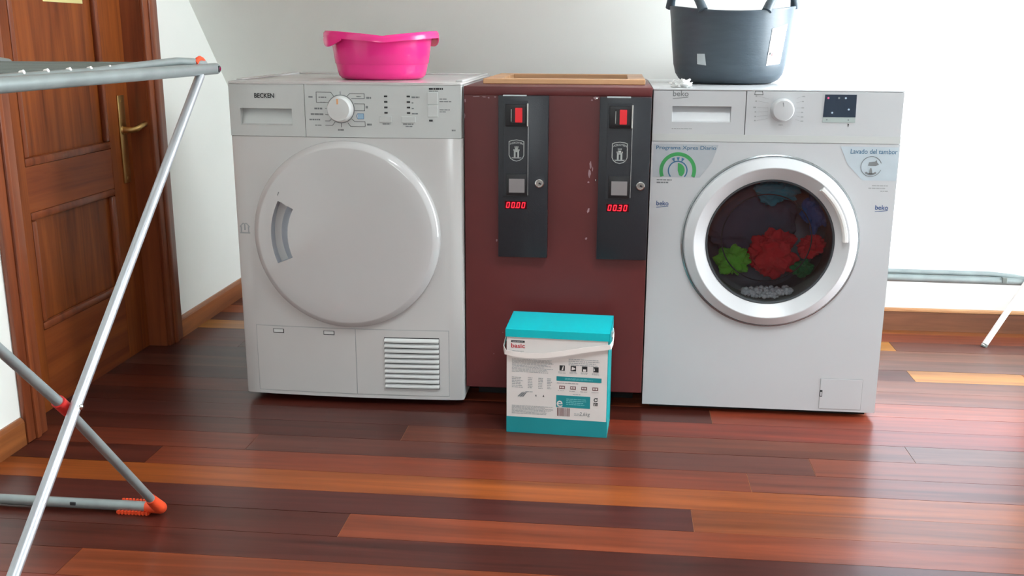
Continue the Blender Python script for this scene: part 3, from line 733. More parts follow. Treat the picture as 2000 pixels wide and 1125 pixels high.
SEG = {'0': 'abcdef', '3': 'abgcd', '1': 'bc'}
def coin_meter(xl, xr, zb, zt, dx, text, label):
    """dx: x of the coin slot block's left side; xl..xr housing"""
    yf = CYF-0.020
    t = thing('coin_meter', label, 'coin meter', ((xl+xr)/2, CYF+0.003, zb), group='coin meters on the red cabinet')
    obj('housing', box(xl, xr, yf, CYF+0.0028, zb, zt, bevel=0.0015), 'meter', t, smooth=40)
    y = yf
    sx = dx+0.0575                       # chrome separating strip
    fp = obj('mechanism_plate', box(dx-0.004, sx-0.001, y-0.0022, y+0.001, zt-0.250, zt-0.012, bevel=0.0008), 'meter', t)
    obj('slot_block', box(dx+0.001, sx-0.003, y-0.010, y, zt-0.074, zt-0.020, bevel=0.002), 'meter_dark', t, smooth=40)
    obj('slot_bezel', box(dx+0.014, sx-0.006, y-0.0125, y-0.008, zt-0.067, zt-0.026, bevel=0.0012), 'meter_dark', t)
    obj('coin_slot', box(dx+0.0155, dx+0.0172, y-0.0135, y-0.011, zt-0.062, zt-0.032), 'chrome', t)
    obj('coin_button', box(dx+0.026, dx+0.0435, y-0.0165, y-0.010, zt-0.064, zt-0.0285, bevel=0.001), 'redbtn', t, label='lit red coin button')
    obj('chrome_strip', box(sx-0.0025, sx+0.0012, y-0.0130, y, zt-0.074, zt-0.017, bevel=0.001), 'chrome', t)
    obj('edge_strip', box(sx-0.0008, sx+0.0008, y-0.0035, y, zt-0.246, zt-0.075), 'steel', t)
    # shield emblem
    cx, cz = dx+0.0285, zt-0.134; yy = y-0.0027
    def shp(k): return [(cx-0.0185*k, cz+0.022*k), (cx-0.012*k, cz+0.0245*k), (cx, cz+0.0262*k), (cx+0.012*k, cz+0.0245*k), (cx+0.0185*k, cz+0.022*k), (cx+0.0185*k, cz-0.012*k), (cx+0.015*k, cz-0.0195*k), (cx+0.008*k, cz-0.0245*k), (cx, cz-0.0265*k), (cx-0.008*k, cz-0.0245*k), (cx-0.015*k, cz-0.0195*k), (cx-0.0185*k, cz-0.012*k)]
    bm = NB(); add_stroke(bm, shp(1.0), 0.0019, yy, closed=True)
    em = obj('shield_emblem', bm, mat('silver_print', (176, 180, 178), 0.4), t, label='silver shield emblem with a castle tower')
    lt = text_bm('AZKOYEN', cx-0.0165, cx+0.0165, cz+0.0135, cz+0.0185, yy, bold=0.02)
    for v in lt.verts: v.co.z += 0.0035*(1-((v.co.x-cx)/0.0165)**2)
    obj('lettering', lt, em.data.materials[0], em)
    bm = NB()
    for q in (rect(cx-0.0065, cx-0.0022, cz-0.017, cz-0.004), rect(cx+0.0022, cx+0.0065, cz-0.017, cz-0.004), rect(cx-0.0065, cx+0.0065, cz-0.0042, cz+0.0), rect(cx-0.0075, cx-0.0048, cz-0.001, cz+0.0030), rect(cx+0.0048, cx+0.0075, cz-0.001, cz+0.0030),
              rect(cx-0.0035, cx+0.0035, cz-0.001, cz+0.0060), rect(cx-0.0048, cx-0.0024, cz+0.0058, cz+0.0105), rect(cx-0.0012, cx+0.0012, cz+0.0058, cz+0.0105), rect(cx+0.0024, cx+0.0048, cz+0.0058, cz+0.0105), rect(cx-0.0048, cx+0.0048, cz+0.0052, cz+0.0078)):
        add_flat(bm, q, yy)
    add_flat(bm, [(cx-0.0135, cz-0.0175), (cx+0.0135, cz-0.0175), (cx+0.010, cz-0.0195), (cx-0.010, cz-0.0195)], yy)
    obj('castle', bm, em.data.materials[0], em)
    # grey return window
    wf = obj('window_bezel', box(dx+0.003, sx-0.002, y-0.0055, y, zt-0.247, zt-0.192, bevel=0.0015), 'meter_dark', t, smooth=40)
    obj('window_pane', box(dx+0.010, dx+0.0495, y-0.0062, y-0.004, zt-0.2395, zt-0.2045, bevel=0.0005), 'screen', wf, label='plain grey window')
    # lock
    lx, lz = xr-0.0205, zt-0.215
    lk = obj('lock', lathe([(0.0125, 0.001), (0.0125, -0.005), (0.0105, -0.0085), (0.0085, -0.009), (0.008, -0.0075), (0, -0.0075)], (lx, y, lz), 'y', 28), 'chrome', t, smooth=40)
    obj('keyhole', flat([(lx-0.002, lz-0.0015), (lx+0.005, lz-0.0035), (lx+0.005, lz-0.001), (lx+0.0015, lz+0.0025), (lx-0.001, lz+0.002)], y-0.0080, 0.0005), 'ink', lk)
    # LED digits
    ox, oz, dwid, dh, th = dx+0.001, zt-0.2795, 0.0085, 0.0155, 0.0023
    ld = obj('led_window', box(ox-0.002, ox+0.0545, y-0.0008, y+0.0005, oz-0.002, oz+dh+0.002), 'digit_off', t)
    def P(px, pz): return (ox+px+pz*0.16, oz+pz)
    px = 0.001
    for ch in text:
        if ch == '.':
            obj('led_point', flat([P(px-0.0022, 0), P(px-0.0002, 0), P(px-0.0002, 0.002), P(px-0.0022, 0.002)], y-0.0014), 'digit', ld); continue
        bm = NB(); m_ = dh/2; g = 0.0004
        bars = {'a': (th*.5, dh-th, dwid-th*.5, dh), 'd': (th*.5, 0, dwid-th*.5, th), 'g': (th*.5, m_-th/2, dwid-th*.5, m_+th/2),
                'f': (0, m_+g, th, dh-th*.4), 'b': (dwid-th, m_+g, dwid, dh-th*.4), 'e': (0, th*.4, th, m_-g), 'c': (dwid-th, th*.4, dwid, m_-g)}
        for s in SEG[ch]:
            a, b, c, d = bars[s]
            add_flat(bm, [P(px+a, b), P(px+c, b), P(px+c, d), P(px+a, d)], y-0.0014)
        obj('led_digit', bm, 'digit', ld); px += dwid+0.0045
    # worn paper strip along the top edge
    obj('tape_strip', box(dx-0.006, dx+0.052, y-0.0006, y+0.012, zt-0.0010, zt+0.0018), 'paper_worn', t)
    return t
coin_meter(0.6905, 0.8150, 0.414, 0.8205, 0.7080, '00.00', 'black coin meter reading 00.00, next to the dryer')
coin_meter(0.9410, 1.0665, 0.414, 0.8185, 0.9640, '00.30', 'black coin meter reading 00.30, next to the washing machine')

# wooden frame lying on the cabinet
fr = thing('wooden_frame', 'light wooden frame lying flat on top of the red cabinet', 'frame', (0.843, 0.35, CZ1))
fx0, fx1, fy0, fy1, fz0, fz1 = 0.633, 1.053, 0.150, 0.548, CZ1+0.0003, CZ1+0.0135
obj('rail', box(fx0, fx1, fy0, fy0+0.045, fz0, fz1, bevel=0.0015), 'tan', fr)
obj('rail', box(fx0, fx1, fy1-0.045, fy1, fz0, fz1, bevel=0.0015), 'tan', fr)
obj('stile', box(fx0, fx0+0.045, fy0+0.045, fy1-0.045, fz0, fz1, bevel=0.0015), 'tan', fr)
obj('stile', box(fx1-0.045, fx1, fy0+0.045, fy1-0.045, fz0, fz1, bevel=0.0015), 'tan', fr)
obj('shade_sheet', box(fx0+0.045, fx1-0.045, fy0+0.045, fy1-0.045, fz0, fz0+0.001), mat('frame_shade', (44, 34, 30), 0.7), fr)  # dark sheet stands in for the shade inside the open frame

# ------------------------------------------------------------------ washing machine
WX0, WX1, WY, WH, WZ0, WD = 1.0713, 1.6703, 0.0360, 0.8389, 0.0160, 0.57
was = thing('washing_machine', 'white front-loading washing machine with stickers and a laundry-filled porthole', 'washing machine', ((WX0+WX1)/2, 0.32, 0))
WCX, WCZ = 1.3740, 0.4615
obj('front_panel', plate_with_hole(WX0, WX1, WZ0, 0.7105, WY, WY+0.012, WCX, WCZ, 0.165), 'washer_white', was)
bm = NB()
add_box(bm, WX0, WX0+0.004, WY+0.012, WD+WY, WZ0, 0.8345); add_box(bm, WX1-0.004, WX1, WY+0.012, WD+WY, WZ0, 0.8345)
add_box(bm, WX0+0.004, WX1-0.004, WD+WY-0.004, WD+WY, WZ0, 0.8345); add_box(bm, WX0+0.004, WX1-0.004, WY+0.012, WD+WY-0.004, WZ0, WZ0+0.004)
obj('body', bm, 'washer_white', was)
obj('top_panel', box(WX0-0.001, WX1+0.001, WY, WD+WY+0.002, 0.8350, WH, bevel=0.0018), 'washer_white', was, smooth=40)
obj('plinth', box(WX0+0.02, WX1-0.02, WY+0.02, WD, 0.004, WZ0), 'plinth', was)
for x in (WX0+0.05, WX1-0.05):
    for yy in (WY+0.05, WD-0.03): obj('foot', lathe([(0.02, 0), (0.02, 0.006), (0.012, 0.008), (0.012, 0.0155)], (x, yy, 0), n=16, cap0=True, cap1=True), 'black', was, smooth=40)
wd = obj('detergent_drawer', recess_panel(WX0+0.001, 1.2955, 0.7115, 0.8345, 1.1185, 1.2615, 0.7585, 0.7970, WY, 0.003, 0.05, 0.020), 'washer_white', was)
cp = obj('control_panel', box(1.2972, WX1-0.001, WY, WY+0.05, 0.7115, 0.8345, bevel=0.0012), 'washer_white', was)
obj('lower_ledge', box(WX0+0.001, WX1-0.001, WY-0.0012, WY, 0.7115, 0.7290), 'panel_grey', was)
def beko(x0, x1, z0, z1, y, m_, parent):
    o = obj('lettering', text_bm('beko', x0, x1, z0+(z1-z0)*0.32, z1, y, bold=0.012), m_, parent, label='maker lettering with a rising underline')
    h = (z1-z0)
    obj('underline', flat([(x0, z0), (x0, z0+h*0.07), (x1-0.002, z0+h*0.24), (x1, z0+h*0.34), (x1-0.001, z0+h*0.17)], y), m_, o)
yE = WY-0.0004
beko(1.1185, 1.1565, 0.8145, 0.8345, yE, 'ink_grey', was)
bm = NB(); add_lines(bm, 1.119, 1.172, 0.7405, 0.744, 1, yE, random.Random(4), 0.6); obj('fine_print', bm, 'ink_light', wd)
WKX, WKZ = 1.3835, 0.7905
wk = obj('knob', lathe([(0.0285, 0.0), (0.0280, -0.006), (0.0262, -0.018), (0.0235, -0.0215), (0.010, -0.0228), (0, -0.0228)], (WKX, WY, WKZ), 'y', 48), 'washer_white', was, smooth=35)
obj('pointer', flat([(WKX-0.003, WKZ+0.019), (WKX-0.0012, WKZ+0.019), (WKX+0.0004, WKZ+0.009), (WKX-0.0008, WKZ+0.009)], WY-0.0232, 0.0008), 'ink_grey', wk)
bm = NB(); rl = random.Random(8)
for i, z in enumerate((0.823, 0.811, 0.796, 0.785, 0.774, 0.764)):
    add_lines(bm, 1.318-0.004*(i == 2), 1.322, z-0.002, z+0.002, 1, yE, rl, 0.7); add_stroke(bm, [(1.324, z), (1.350, z*0.8+WKZ*0.2)], 0.0005, yE)
    add_lines(bm, 1.429, 1.436, z-0.002, z+0.002, 1, yE, rl, 0.6); add_stroke(bm, [(1.416, z*0.85+WKZ*0.15), (1.428, z)], 0.0005, yE)
add_lines(bm, 1.377, 1.388, 0.752, 0.756, 1, yE, rl, 0.6)
obj('dial_print', bm, 'ink_light', cp)
bm = NB(); add_stroke(bm, [(1.3155, 0.8265), (1.3170, 0.8350), (1.3340, 0.8350), (1.3355, 0.8265)], 0.0012, yE, closed=True)
obj('programme_frame', bm, 'ink', cp)
ds = obj('display', flat([(1.4815, 0.7745), (1.5585, 0.7745), (1.5575, 0.8285), (1.4830, 0.8285)], WY-0.0010, 0.001), 'display', cp, label='dark square display')
obj('button_strip', flat(rect(1.4815, 1.5585, 0.7615, 0.7740), WY-0.0012, 0.0012), 'strip', cp)
for x, z, m_ in ((1.491, 0.8200, 'lamp'), (1.516, 0.8200, 'ink_grey'), (1.532, 0.8200, 'lamp_w'), (1.541, 0.7930, 'lamp_w'), (1.5025, 0.7850, 'lamp_w')):
    obj('indicator', lathe([(0, -0.0006), (0.0024, 0.0)], (x, WY-0.0011, z), 'y', 12), m_, ds)
obj('arrow_mark', flat([(1.5425, 0.7515), (1.5440, 0.7515), (1.5440, 0.7555), (1.5460, 0.7555), (1.5432, 0.7590), (1.5405, 0.7555), (1.5425, 0.7555)], yE), 'ink', cp)
for x in (1.491, 1.542): obj('button_dot', flat(rect(x-0.0015, x+0.0015, 0.7665, 0.7695), WY-0.0016), 'ink_grey', cp)
# porthole door
dr2 = obj('door_ring', lathe([(0.2145, 0.0), (0.2145, -0.008), (0.2120, -0.015), (0.1915, -0.0290), (0.1895, -0.0290), (0.1590, -0.006), (0.1580, 0.0)], (WCX, WY, WCZ), 'y', 120), 'ring', was, smooth=28)
obj('trim_ring', lathe([(0.2205, 0.0), (0.2205, -0.003), (0.2175, -0.0045), (0.2140, -0.003), (0.2140, 0.0)], (WCX, WY, WCZ), 'y', 120), 'ring_dark', dr2, smooth=40)
# handle lip on the upper right of the ring
bm = NB()
pts = [(0.1735, -0.0160), (0.1740, -0.0290), (0.1780, -0.0335), (0.1840, -0.0335), (0.1870, -0.0265)]
HR = []
for i in range(25):
    a = math.radians(3+48*i/24)
    HR.append([bm.verts.new((WCX+r*math.cos(a), WY+h, WCZ+r*math.sin(a))) for r, h in pts])
for A, B in zip(HR, HR[1:]):
    for j in range(4): bm.faces.new((A[j], A[j+1], B[j+1], B[j]))
for A in (HR[0], HR[-1]): bm.faces.new(A)
obj('door_handle', bm, 'paper', dr2, smooth=35, label='white curved door handle')
obj('glass_rim', lathe([(0.1595, -0.006), (0.1580, -0.008), (0.1545, -0.007), (0.1525, 0.008)], (WCX, WY, WCZ), 'y', 96), 'gasket', dr2, smooth=50)
obj('porthole_glass', lathe([(0.1540, -0.002), (0.1450, -0.0005), (0.1200, 0.0015), (0.0600, 0.0035), (0, 0.004)], (WCX, WY, WCZ), 'y', 96), 'porthole', dr2, smooth=60)
obj('bowl_edge', lathe([(0.112, 0.052), (0.1135, 0.0505), (0.115, 0.052), (0.1135, 0.0535), (0.112, 0.052)], (WCX, WY, WCZ), 'y', 72), 'ring_dark', dr2, smooth=60)
obj('door_gasket', lathe([(0.166, 0.008), (0.160, 0.020), (0.158, 0.080), (0.170, 0.100), (0.205, 0.102)], (WCX, WY, WCZ), 'y', 72), 'gasket', was, smooth=60)
obj('drum', lathe([(0.200, 0.102), (0.225, 0.110), (0.225, 0.40), (0.20, 0.42), (0, 0.43)], (WCX, WY, WCZ), 'y', 64), 'drum', was, smooth=40)
# service hatch
bm = NB(); add_stroke(bm, [(1.531, 0.0225), (1.634, 0.0225), (1.634, 0.1055), (1.528, 0.1055), (1.528, 0.0225)], 0.0012, yE)
hs = obj('hatch_seam', bm, 'ink_light', was)
hh = obj('service_hatch', box(1.5288, 1.6333, WY-0.0012, WY, 0.0232, 0.1048, bevel=0.0005), 'washer_white', was)
obj('hatch_notch', box(1.5280, 1.5345, WY-0.0018, WY-0.0008, 0.0560, 0.0740), 'ink', hh)
obj('notch_tongue', box(1.5295, 1.5330, WY-0.0024, WY-0.0010, 0.0585, 0.0690), 'washer_white', hh)
# sticker "Programa Xpres Diario"
s1 = obj('promo_sticker', flat([(1.0760, 0.6215), (1.1930, 0.6215), (1.2210, 0.6600), (1.2355, 0.7035), (1.0760, 0.7045)], WY-0.0005, 0.0005), 'sticker', was, label='grey sticker with blue heading and green dial')
yS = WY-0.0010
obj('lettering', text_bm('Programa Xpres Diario', 1.0830, 1.2300, 0.6880, 0.7000, yS, bold=0.006), 'blue_txt', s1)
gx, gz = 1.1380, 0.6385
bm = NB(); a0 = math.degrees(math.asin((0.6220-gz)/0.0445)); add_flat(bm, sector(gx, gz, 0.0365, 0.0455, -22, 202, 40), yS)
obj('green_arc', bm, 'green', s1)
bm = NB(); add_flat(bm, sector(gx, gz, 0.0215, 0.0245, -42, 222, 36), yS)
for a in (112, 90, 68):
    c, s = math.cos(math.radians(a)), math.sin(math.radians(a))
    add_flat(bm, [(gx+0.0225*c, gz+0.0225*s), (gx+0.033*c-0.004*s, gz+0.033*s+0.004*c), (gx+0.033*c+0.004*s, gz+0.033*s-0.004*c)][::-1], yS)
obj('dial_print', bm, 'blue_txt', s1)
bm = NB(); add_flat(bm, arc_pts(gx-0.001, gz+0.0, 0.0185, 88, -52, 16)+[(gx+0.004, gz-0.012), (gx, gz)], yS)
obj('green_wedge', bm, 'green', s1)
bm = NB(); rl = random.Random(3)
add_lines(bm, 1.087, 1.128, 0.6120, 0.6165, 1, yE, rl, 0.6); add_lines(bm, 1.087, 1.116, 0.6055, 0.6100, 1, yE, rl, 0.7)
obj('sticker_print', bm, 'ink_grey', s1)
beko(1.0885, 1.1190, 0.5440, 0.5610, yE, 'navy', was)
# sticker "Lavado del tambor"
s2 = obj('promo_sticker', flat([(1.6680, 0.6215), (1.6680, 0.7035), (1.5290, 0.7040), (1.5500, 0.6600), (1.5880, 0.6215)], WY-0.0005, 0.0005), 'sticker_clear', was, label='pale sticker with blue heading and drum drawing')
obj('lettering', text_bm('Lavado del tambor', 1.5540, 1.6650, 0.6865, 0.6985, yS, bold=0.004), 'blue_txt', s2)
gx, gz = 1.6060, 0.6560
bm = NB(); add_stroke(bm, arc_pts(gx, gz, 0.0245, 20, 340, 36), 0.0014, yS)
add_flat(bm, [(gx-0.008, gz+0.002), (gx-0.006, gz+0.0105), (gx+0.008, gz+0.012), (gx+0.012, gz+0.016), (gx+0.0135, gz+0.010), (gx+0.018, gz+0.005), (gx+0.010, gz+0.0015)], yS)
add_flat(bm, sector(gx, gz-0.002, 0.015, 0.0195, 225, 315, 10), yS)
add_flat(bm, [(gx-0.002, gz-0.004), (gx+0.001, gz-0.004), (gx+0.0045, gz-0.018), (gx-0.0045, gz-0.018)][::-1], yS)
obj('drum_drawing', bm, 'ink_grey', s2)
bm = NB(); add_lines(bm, 1.612, 1.655, 0.6070, 0.6110, 1, yE, rl, 0.6); add_lines(bm, 1.604, 1.655, 0.6005, 0.6045, 1, yE, rl, 0.6); add_lines(bm, 1.633, 1.654, 0.5935, 0.5975, 1, yE, rl, 0.6)
obj('sticker_print', bm, 'ink_light', s2)
beko(1.6245, 1.6555, 0.5440, 0.5610, yE, 'navy', was)

# laundry and suds behind the glass
G_ = 'laundry in the washing machine'
def garment(nm, c, rad, seed, m_, label, amp=0.60):
    bm = blob((0, 0, 0), rad, seed, amp, 1.9, 5)
    for v in bm.verts:                      # crumpled folds
        q = Vector((v.co.x/rad[0], v.co.y/rad[1], v.co.z/rad[2]))
        v.co *= 1-0.16*abs(noise.noise(q*2.6+Vector((seed, 0, seed*2))))-0.10*abs(noise.noise(q*5.0+Vector((0, seed, 1))))+0.02
    o = obj(nm, bm, m_, None, smooth=80); o.location = c
    tag(o, label, 'laundry', G_)
garment('red_garment', (1.408, 0.180, 0.402), (0.054, 0.028, 0.052), 1, 'cl_red', 'large red garment in the middle of the porthole')
garment('green_garment', (1.300, 0.145, 0.388), (0.040, 0.024, 0.036), 2, 'cl_green', 'lime green garment at lower left behind the porthole')
garment('red_sleeve', (1.501, 0.160, 0.428), (0.030, 0.020, 0.026), 3, 'cl_red', 'small red cloth at the right behind the porthole')
garment('teal_garment', (1.402, 0.165, 0.575), (0.048, 0.024, 0.034), 4, 'cl_teal', 'teal garment hanging at the top behind the porthole')
garment('blue_garment', (1.512, 0.176, 0.520), (0.032, 0.02, 0.048), 5, 'cl_blue', 'blue garment at upper right behind the porthole')
garment('dark_green_garment', (1.484, 0.166, 0.366), (0.024, 0.020, 0.020), 6, 'cl_dgreen', 'dark green cloth at lower right behind the porthole')
garment('dark_garment', (1.355, 0.300, 0.480), (0.13, 0.05, 0.12), 7, 'cl_haze', 'dark garment filling the back of the drum, lightened for glass haze', 0.2)
bm = NB(); rf = random.Random(9)
for i in range(260):
    u = rf.uniform(-1, 1); x = WCX+0.008+0.062*u; q = rf.uniform(0.003, 0.0075)
    z = WCZ-math.sqrt(0.1565**2-(x-WCX)**2)+q+rf.uniform(0, 0.020)*(1-0.6*u*u)
    bmesh.ops.create_icosphere(bm, subdivisions=1, radius=q, matrix=Matrix.Translation((x, 0.060+rf.uniform(0.0, 0.024), z)))
so = obj('soap_suds', bm, 'suds', None, smooth=80)
tag(so, 'white soap suds at the bottom of the porthole', 'soap suds', kind='stuff')

# ------------------------------------------------------------------ detergent box
BX = thing('detergent_box', 'teal and white cardboard detergent box with a white carry strap', 'detergent box', (0.8585, -0.104, 0.0), rotz=-0.055)
bw, bd, bh = 0.1255, 0.060, 0.262
yb = -bd
obj('carton', box(-bw, bw, -bd, bd, 0.0, bh, bevel=0.0015), 'teal', BX, local=True)
fp = obj('front_print', box(-bw+0.0005, bw-0.0025, yb-0.0008, yb, 0.042, bh-0.002), 'card', BX, local=True, label='white printed front of the box')
obj('bottom_band', box(-bw, bw, yb-0.0009, yb, 0.0, 0.042), 'teal_dark', BX, local=True)
# lid: front lip and raised top
lid = add_mesh(NB(), [(x*1.012, y, z) for x in (-bw-0.001, bw+0.001) for y, z in ((yb-0.004, bh-0.012), (yb-0.004, bh+0.007), (bd+0.003, bh+0.018), (bd+0.003, bh-0.012), (bd-0.002, bh-0.012), (bd-0.002, bh+0.012), (yb-0.001, bh+0.003), (yb-0.001, bh-0.012))],
               [(0, 1, 6, 7), (1, 2, 5, 6), (2, 3, 4, 5), (15, 14, 9, 8), (14, 13, 10, 9), (13, 12, 11, 10), (0, 8, 9, 1), (1, 9, 10, 2), (2, 10, 11, 3), (3, 11, 12, 4), (4, 12, 13, 5), (5, 13, 14, 6), (6, 14, 15, 7), (7, 15, 8, 0)])
ld_ = obj('lid', lid, mat('bright_teal_lid', (0, 186, 196), 0.32, var=0.03), BX, local=True)
for sx in (-1, 1):
    xx = sx*(bw+0.001)*1.012
    obj('lid_side', add_mesh(NB(), [(xx+dx_, y, z) for dx_ in (0, -sx*0.0012) for y, z in ((yb-0.004, bh-0.012), (yb-0.004, bh+0.007), (bd+0.003, bh+0.018), (bd+0.003, bh-0.012))],
        [(0, 1, 2, 3), (7, 6, 5, 4), (0, 4, 5, 1), (1, 5, 6, 2), (2, 6, 7, 3), (3, 7, 4, 0)]), ld_.data.materials[0], ld_, local=True)
# strap: flat ribbon sagging across the front, pinned at both sides
def ribbon(pts, wd, th):
    bm = NB(); R_ = []
    P_ = [Vector(p) for p in pts]
    for i, p in enumerate(P_):
        t = (P_[min(i+1, len(P_)-1)]-P_[max(i-1, 0)]).normalized()
        out = Vector((t.y, -t.x, 0)); out = out.normalized() if out.length > 1e-6 else Vector((0, -1, 0))
        up = out.cross(t).normalized()
        if up.z < 0: up = -up
        R_.append([bm.verts.new(p+up*a*wd/2+out*b*th/2) for a, b in ((-1, -1), (1, -1), (1, 1), (-1, 1))])
    for A, B in zip(R_, R_[1:]):
        for k in range(4): bm.faces.new((A[k], A[(k+1) % 4], B[(k+1) % 4], B[k]))
    bm.faces.new(R_[0]); bm.faces.new(R_[-1][::-1]); return bm
pl = [(-bw-0.003, -0.01, 0.252), (-bw-0.007, -0.035, 0.232), (-bw-0.008, -0.055, 0.219)]
for i in range(21):
    u = i/20.0; x = -bw-0.002+(2*bw+0.006)*u
    z = 0.2115-0.012*math.sin(PI*min(1, u*1.25))*(1-u)+0.026*u**1.6
    pl.append((x, yb-0.008-0.006*math.sin(PI*u), z))
pl += [(bw+0.008, -0.050, 0.243), (bw+0.009, -0.03, 0.258), (bw+0.006, -0.005, 0.262)]
st_ = obj('carry_strap', ribbon(pl, 0.0125, 0.0016), 'strap', BX, smooth=50, local=True)
for x in (-bw-0.003, bw+0.003): obj('strap_rivet', box(x-0.003, x+0.003, -0.014, 0.0, 0.246, 0.260, bevel=0.0012), 'strap', st_, local=True)
# print on the front
yp = yb-0.0014
def BXo(nm, bm, m_, **k): return obj(nm, bm, m_, fp, local=True, **k)
BXo('lettering', text_bm('basic', -0.1140, -0.0800, 0.2215, 0.2330, yp, bold=0.02), 'ink_red', label='small red lettering')
BXo('brand_bar', flat(rect(-0.1140, -0.0805, 0.2355, 0.2405), yp), 'ink')
bm = NB(); add_lines(bm, -0.111, -0.083, 0.2367, 0.2393, 1, yp-0.0004, random.Random(1), 0.6); BXo('brand_print', bm, 'ink_light')
bm = NB(); rl = random.Random(21)
add_lines(bm, -0.111, -0.081, 0.2085, 0.2155, 2, yp, rl, 0.35)
add_lines(bm, -0.112, -0.006, 0.1590, 0.1945, 11, yp, rl, 0.42)
add_lines(bm, -0.112, -0.006, 0.0500, 0.0735, 7, yp, rl, 0.42)
for c in (-0.112, -0.072, -0.046, -0.024):
    add_lines(bm, c, c+(0.030 if c < -0.1 else 0.012), 0.1180, 0.1480, 7, yp, rl, 0.40)
add_lines(bm, 0.028, 0.109, 0.1825, 0.2015, 4, yp, rl, 0.40)
for i in range(4):
    add_lines(bm, 0.003+0.0275*i, 0.023+0.0275*i, 0.1615, 0.1675, 2, yp, rl, 0.35); add_lines(bm, 0.003+0.0275*i, 0.021+0.0275*i, 0.1155, 0.1185, 1, yp, rl, 0.4)
add_lines(bm, 0.000, 0.068, 0.1355, 0.1385, 1, yp, rl, 0.6); add_lines(bm, 0.040, 0.062, 0.1075, 0.1105, 1, yp, rl, 0.5); add_lines(bm, 0.044, 0.064, 0.0530, 0.0605, 2, yp, rl, 0.4)
add_lines(bm, -0.078, -0.055, 0.108, 0.111, 1, yp, rl, 0.5)
BXo('fine_print', bm, 'ink_light')
for i in range(4):       # dark pictograms
    x = 0.006+0.0275*i
    ic = BXo('pictogram', flat(rect(x, x+0.0132, 0.1690, 0.1825), yp), 'ink')
    sh = [[(x+.005, .1705), (x+.009, .1705), (x+.0105, .1810), (x+.0085, .1810)], [(x+.002, .171), (x+.0115, .1745), (x+.0105, .1775), (x+.003, .180)], [(x+.003, .170), (x+.0105, .170), (x+.0105, .1755), (x+.003, .1755)], [(x+.001, .171), (x+.0045, .1745), (x+.0015, .1810)]][i]
    obj('white_shape', flat(sh, yp-0.0005), 'card', ic, local=True) if False else BXo('pictogram_shape', flat(sh, yp-0.0005), 'card')
for i in range(4):       # small brownish pictograms
    x = 0.006+0.0272*i
    BXo('pictogram', flat(rect(x, x+0.0140, 0.1215, 0.1300), yp), 'ink_brown')
    BXo('pictogram_shape', flat(rect(x+0.002, x+0.0055, 0.1240, 0.1280), yp-0.0005), 'card'); BXo('pictogram_shape', flat(rect(x+0.0075, x+0.0115, 0.1240, 0.1280), yp-0.0005), 'card')
BXo('teal_banner', flat(rect(-0.001, 0.1095, 0.1425, 0.1540), yp), 'teal_dark')
bm = NB(); add_lines(bm, 0.020, 0.092, 0.1455, 0.1510, 2, yp-0.0004, rl, 0.4); BXo('banner_print', bm, mat('pale_teal_ink', (120, 196, 200), 0.5))
BXo('teal_block', flat(rect(-0.001, 0.0830, 0.0740, 0.1050), yp), 'teal_dark')
bm = NB(); add_lines(bm, 0.024, 0.078, 0.080, 0.0985, 4, yp-0.0004, rl, 0.35); BXo('block_print', bm, bpy.data.materials['pale_teal_ink'])
BXo('letter_e', text_bm('e', 0.0005, 0.0150, 0.0745, 0.0910, yp-0.0004, bold=0.012), 'card', label='white letter e')
bm = NB(); x = 0.0015; rb = random.Random(6)
while x < 0.0315:
    wv = rb.choice([0.0008, 0.0012, 0.0020]); add_flat(bm, rect(x, x+wv, 0.0505, 0.0720), yp); x += wv+rb.choice([0.0007, 0.0010, 0.0016])
BXo('barcode', bm, 'ink_brown')
BXo('weight_lettering', text_bm('2,6kg', 0.0575, 0.0830, 0.0515, 0.0640, yp, shear=0.12), 'ink_grey', label='weight marking 2,6kg')
bm = NB(); add_flat(bm, sector(0.0965, 0.0975, 0.0030, 0.0050, 60, 350, 20), yp); add_flat(bm, [(0.0965, 0.1010), (0.1010, 0.1035), (0.1005, 0.0985)][::-1], yp)
BXo('recycling_mark', bm, 'ink')
bm = NB(); add_flat(bm, rect(0.0915, 0.0935, 0.0820, 0.0900), yp); add_flat(bm, rect(0.0915, 0.1015, 0.0890, 0.0905), yp); add_flat(bm, rect(0.0950, 0.0970, 0.0820, 0.0875), yp); add_flat(bm, rect(0.0985, 0.1010, 0.0820, 0.0890), yp)
BXo('care_mark', bm, 'ink')
bm = NB()
for k in range(3): add_flat(bm, [(-0.098+0.0055*k, 0.0960), (-0.094+0.0055*k, 0.0955), (-0.086+0.0045*k, 0.1040), (-0.082+0.0045*k, 0.1090), (-0.088+0.0045*k, 0.1060)], yp-0.0001*k)
BXo('scoop_drawing', bm, 'ink_grey')
for x, sz in ((-0.0515, 0.0018), (-0.0330, 0.0022)): BXo('drop_mark', flat([(x-sz, 0.0985), (x+sz, 0.0985), (x, 0.1035)], yp), 'ink')

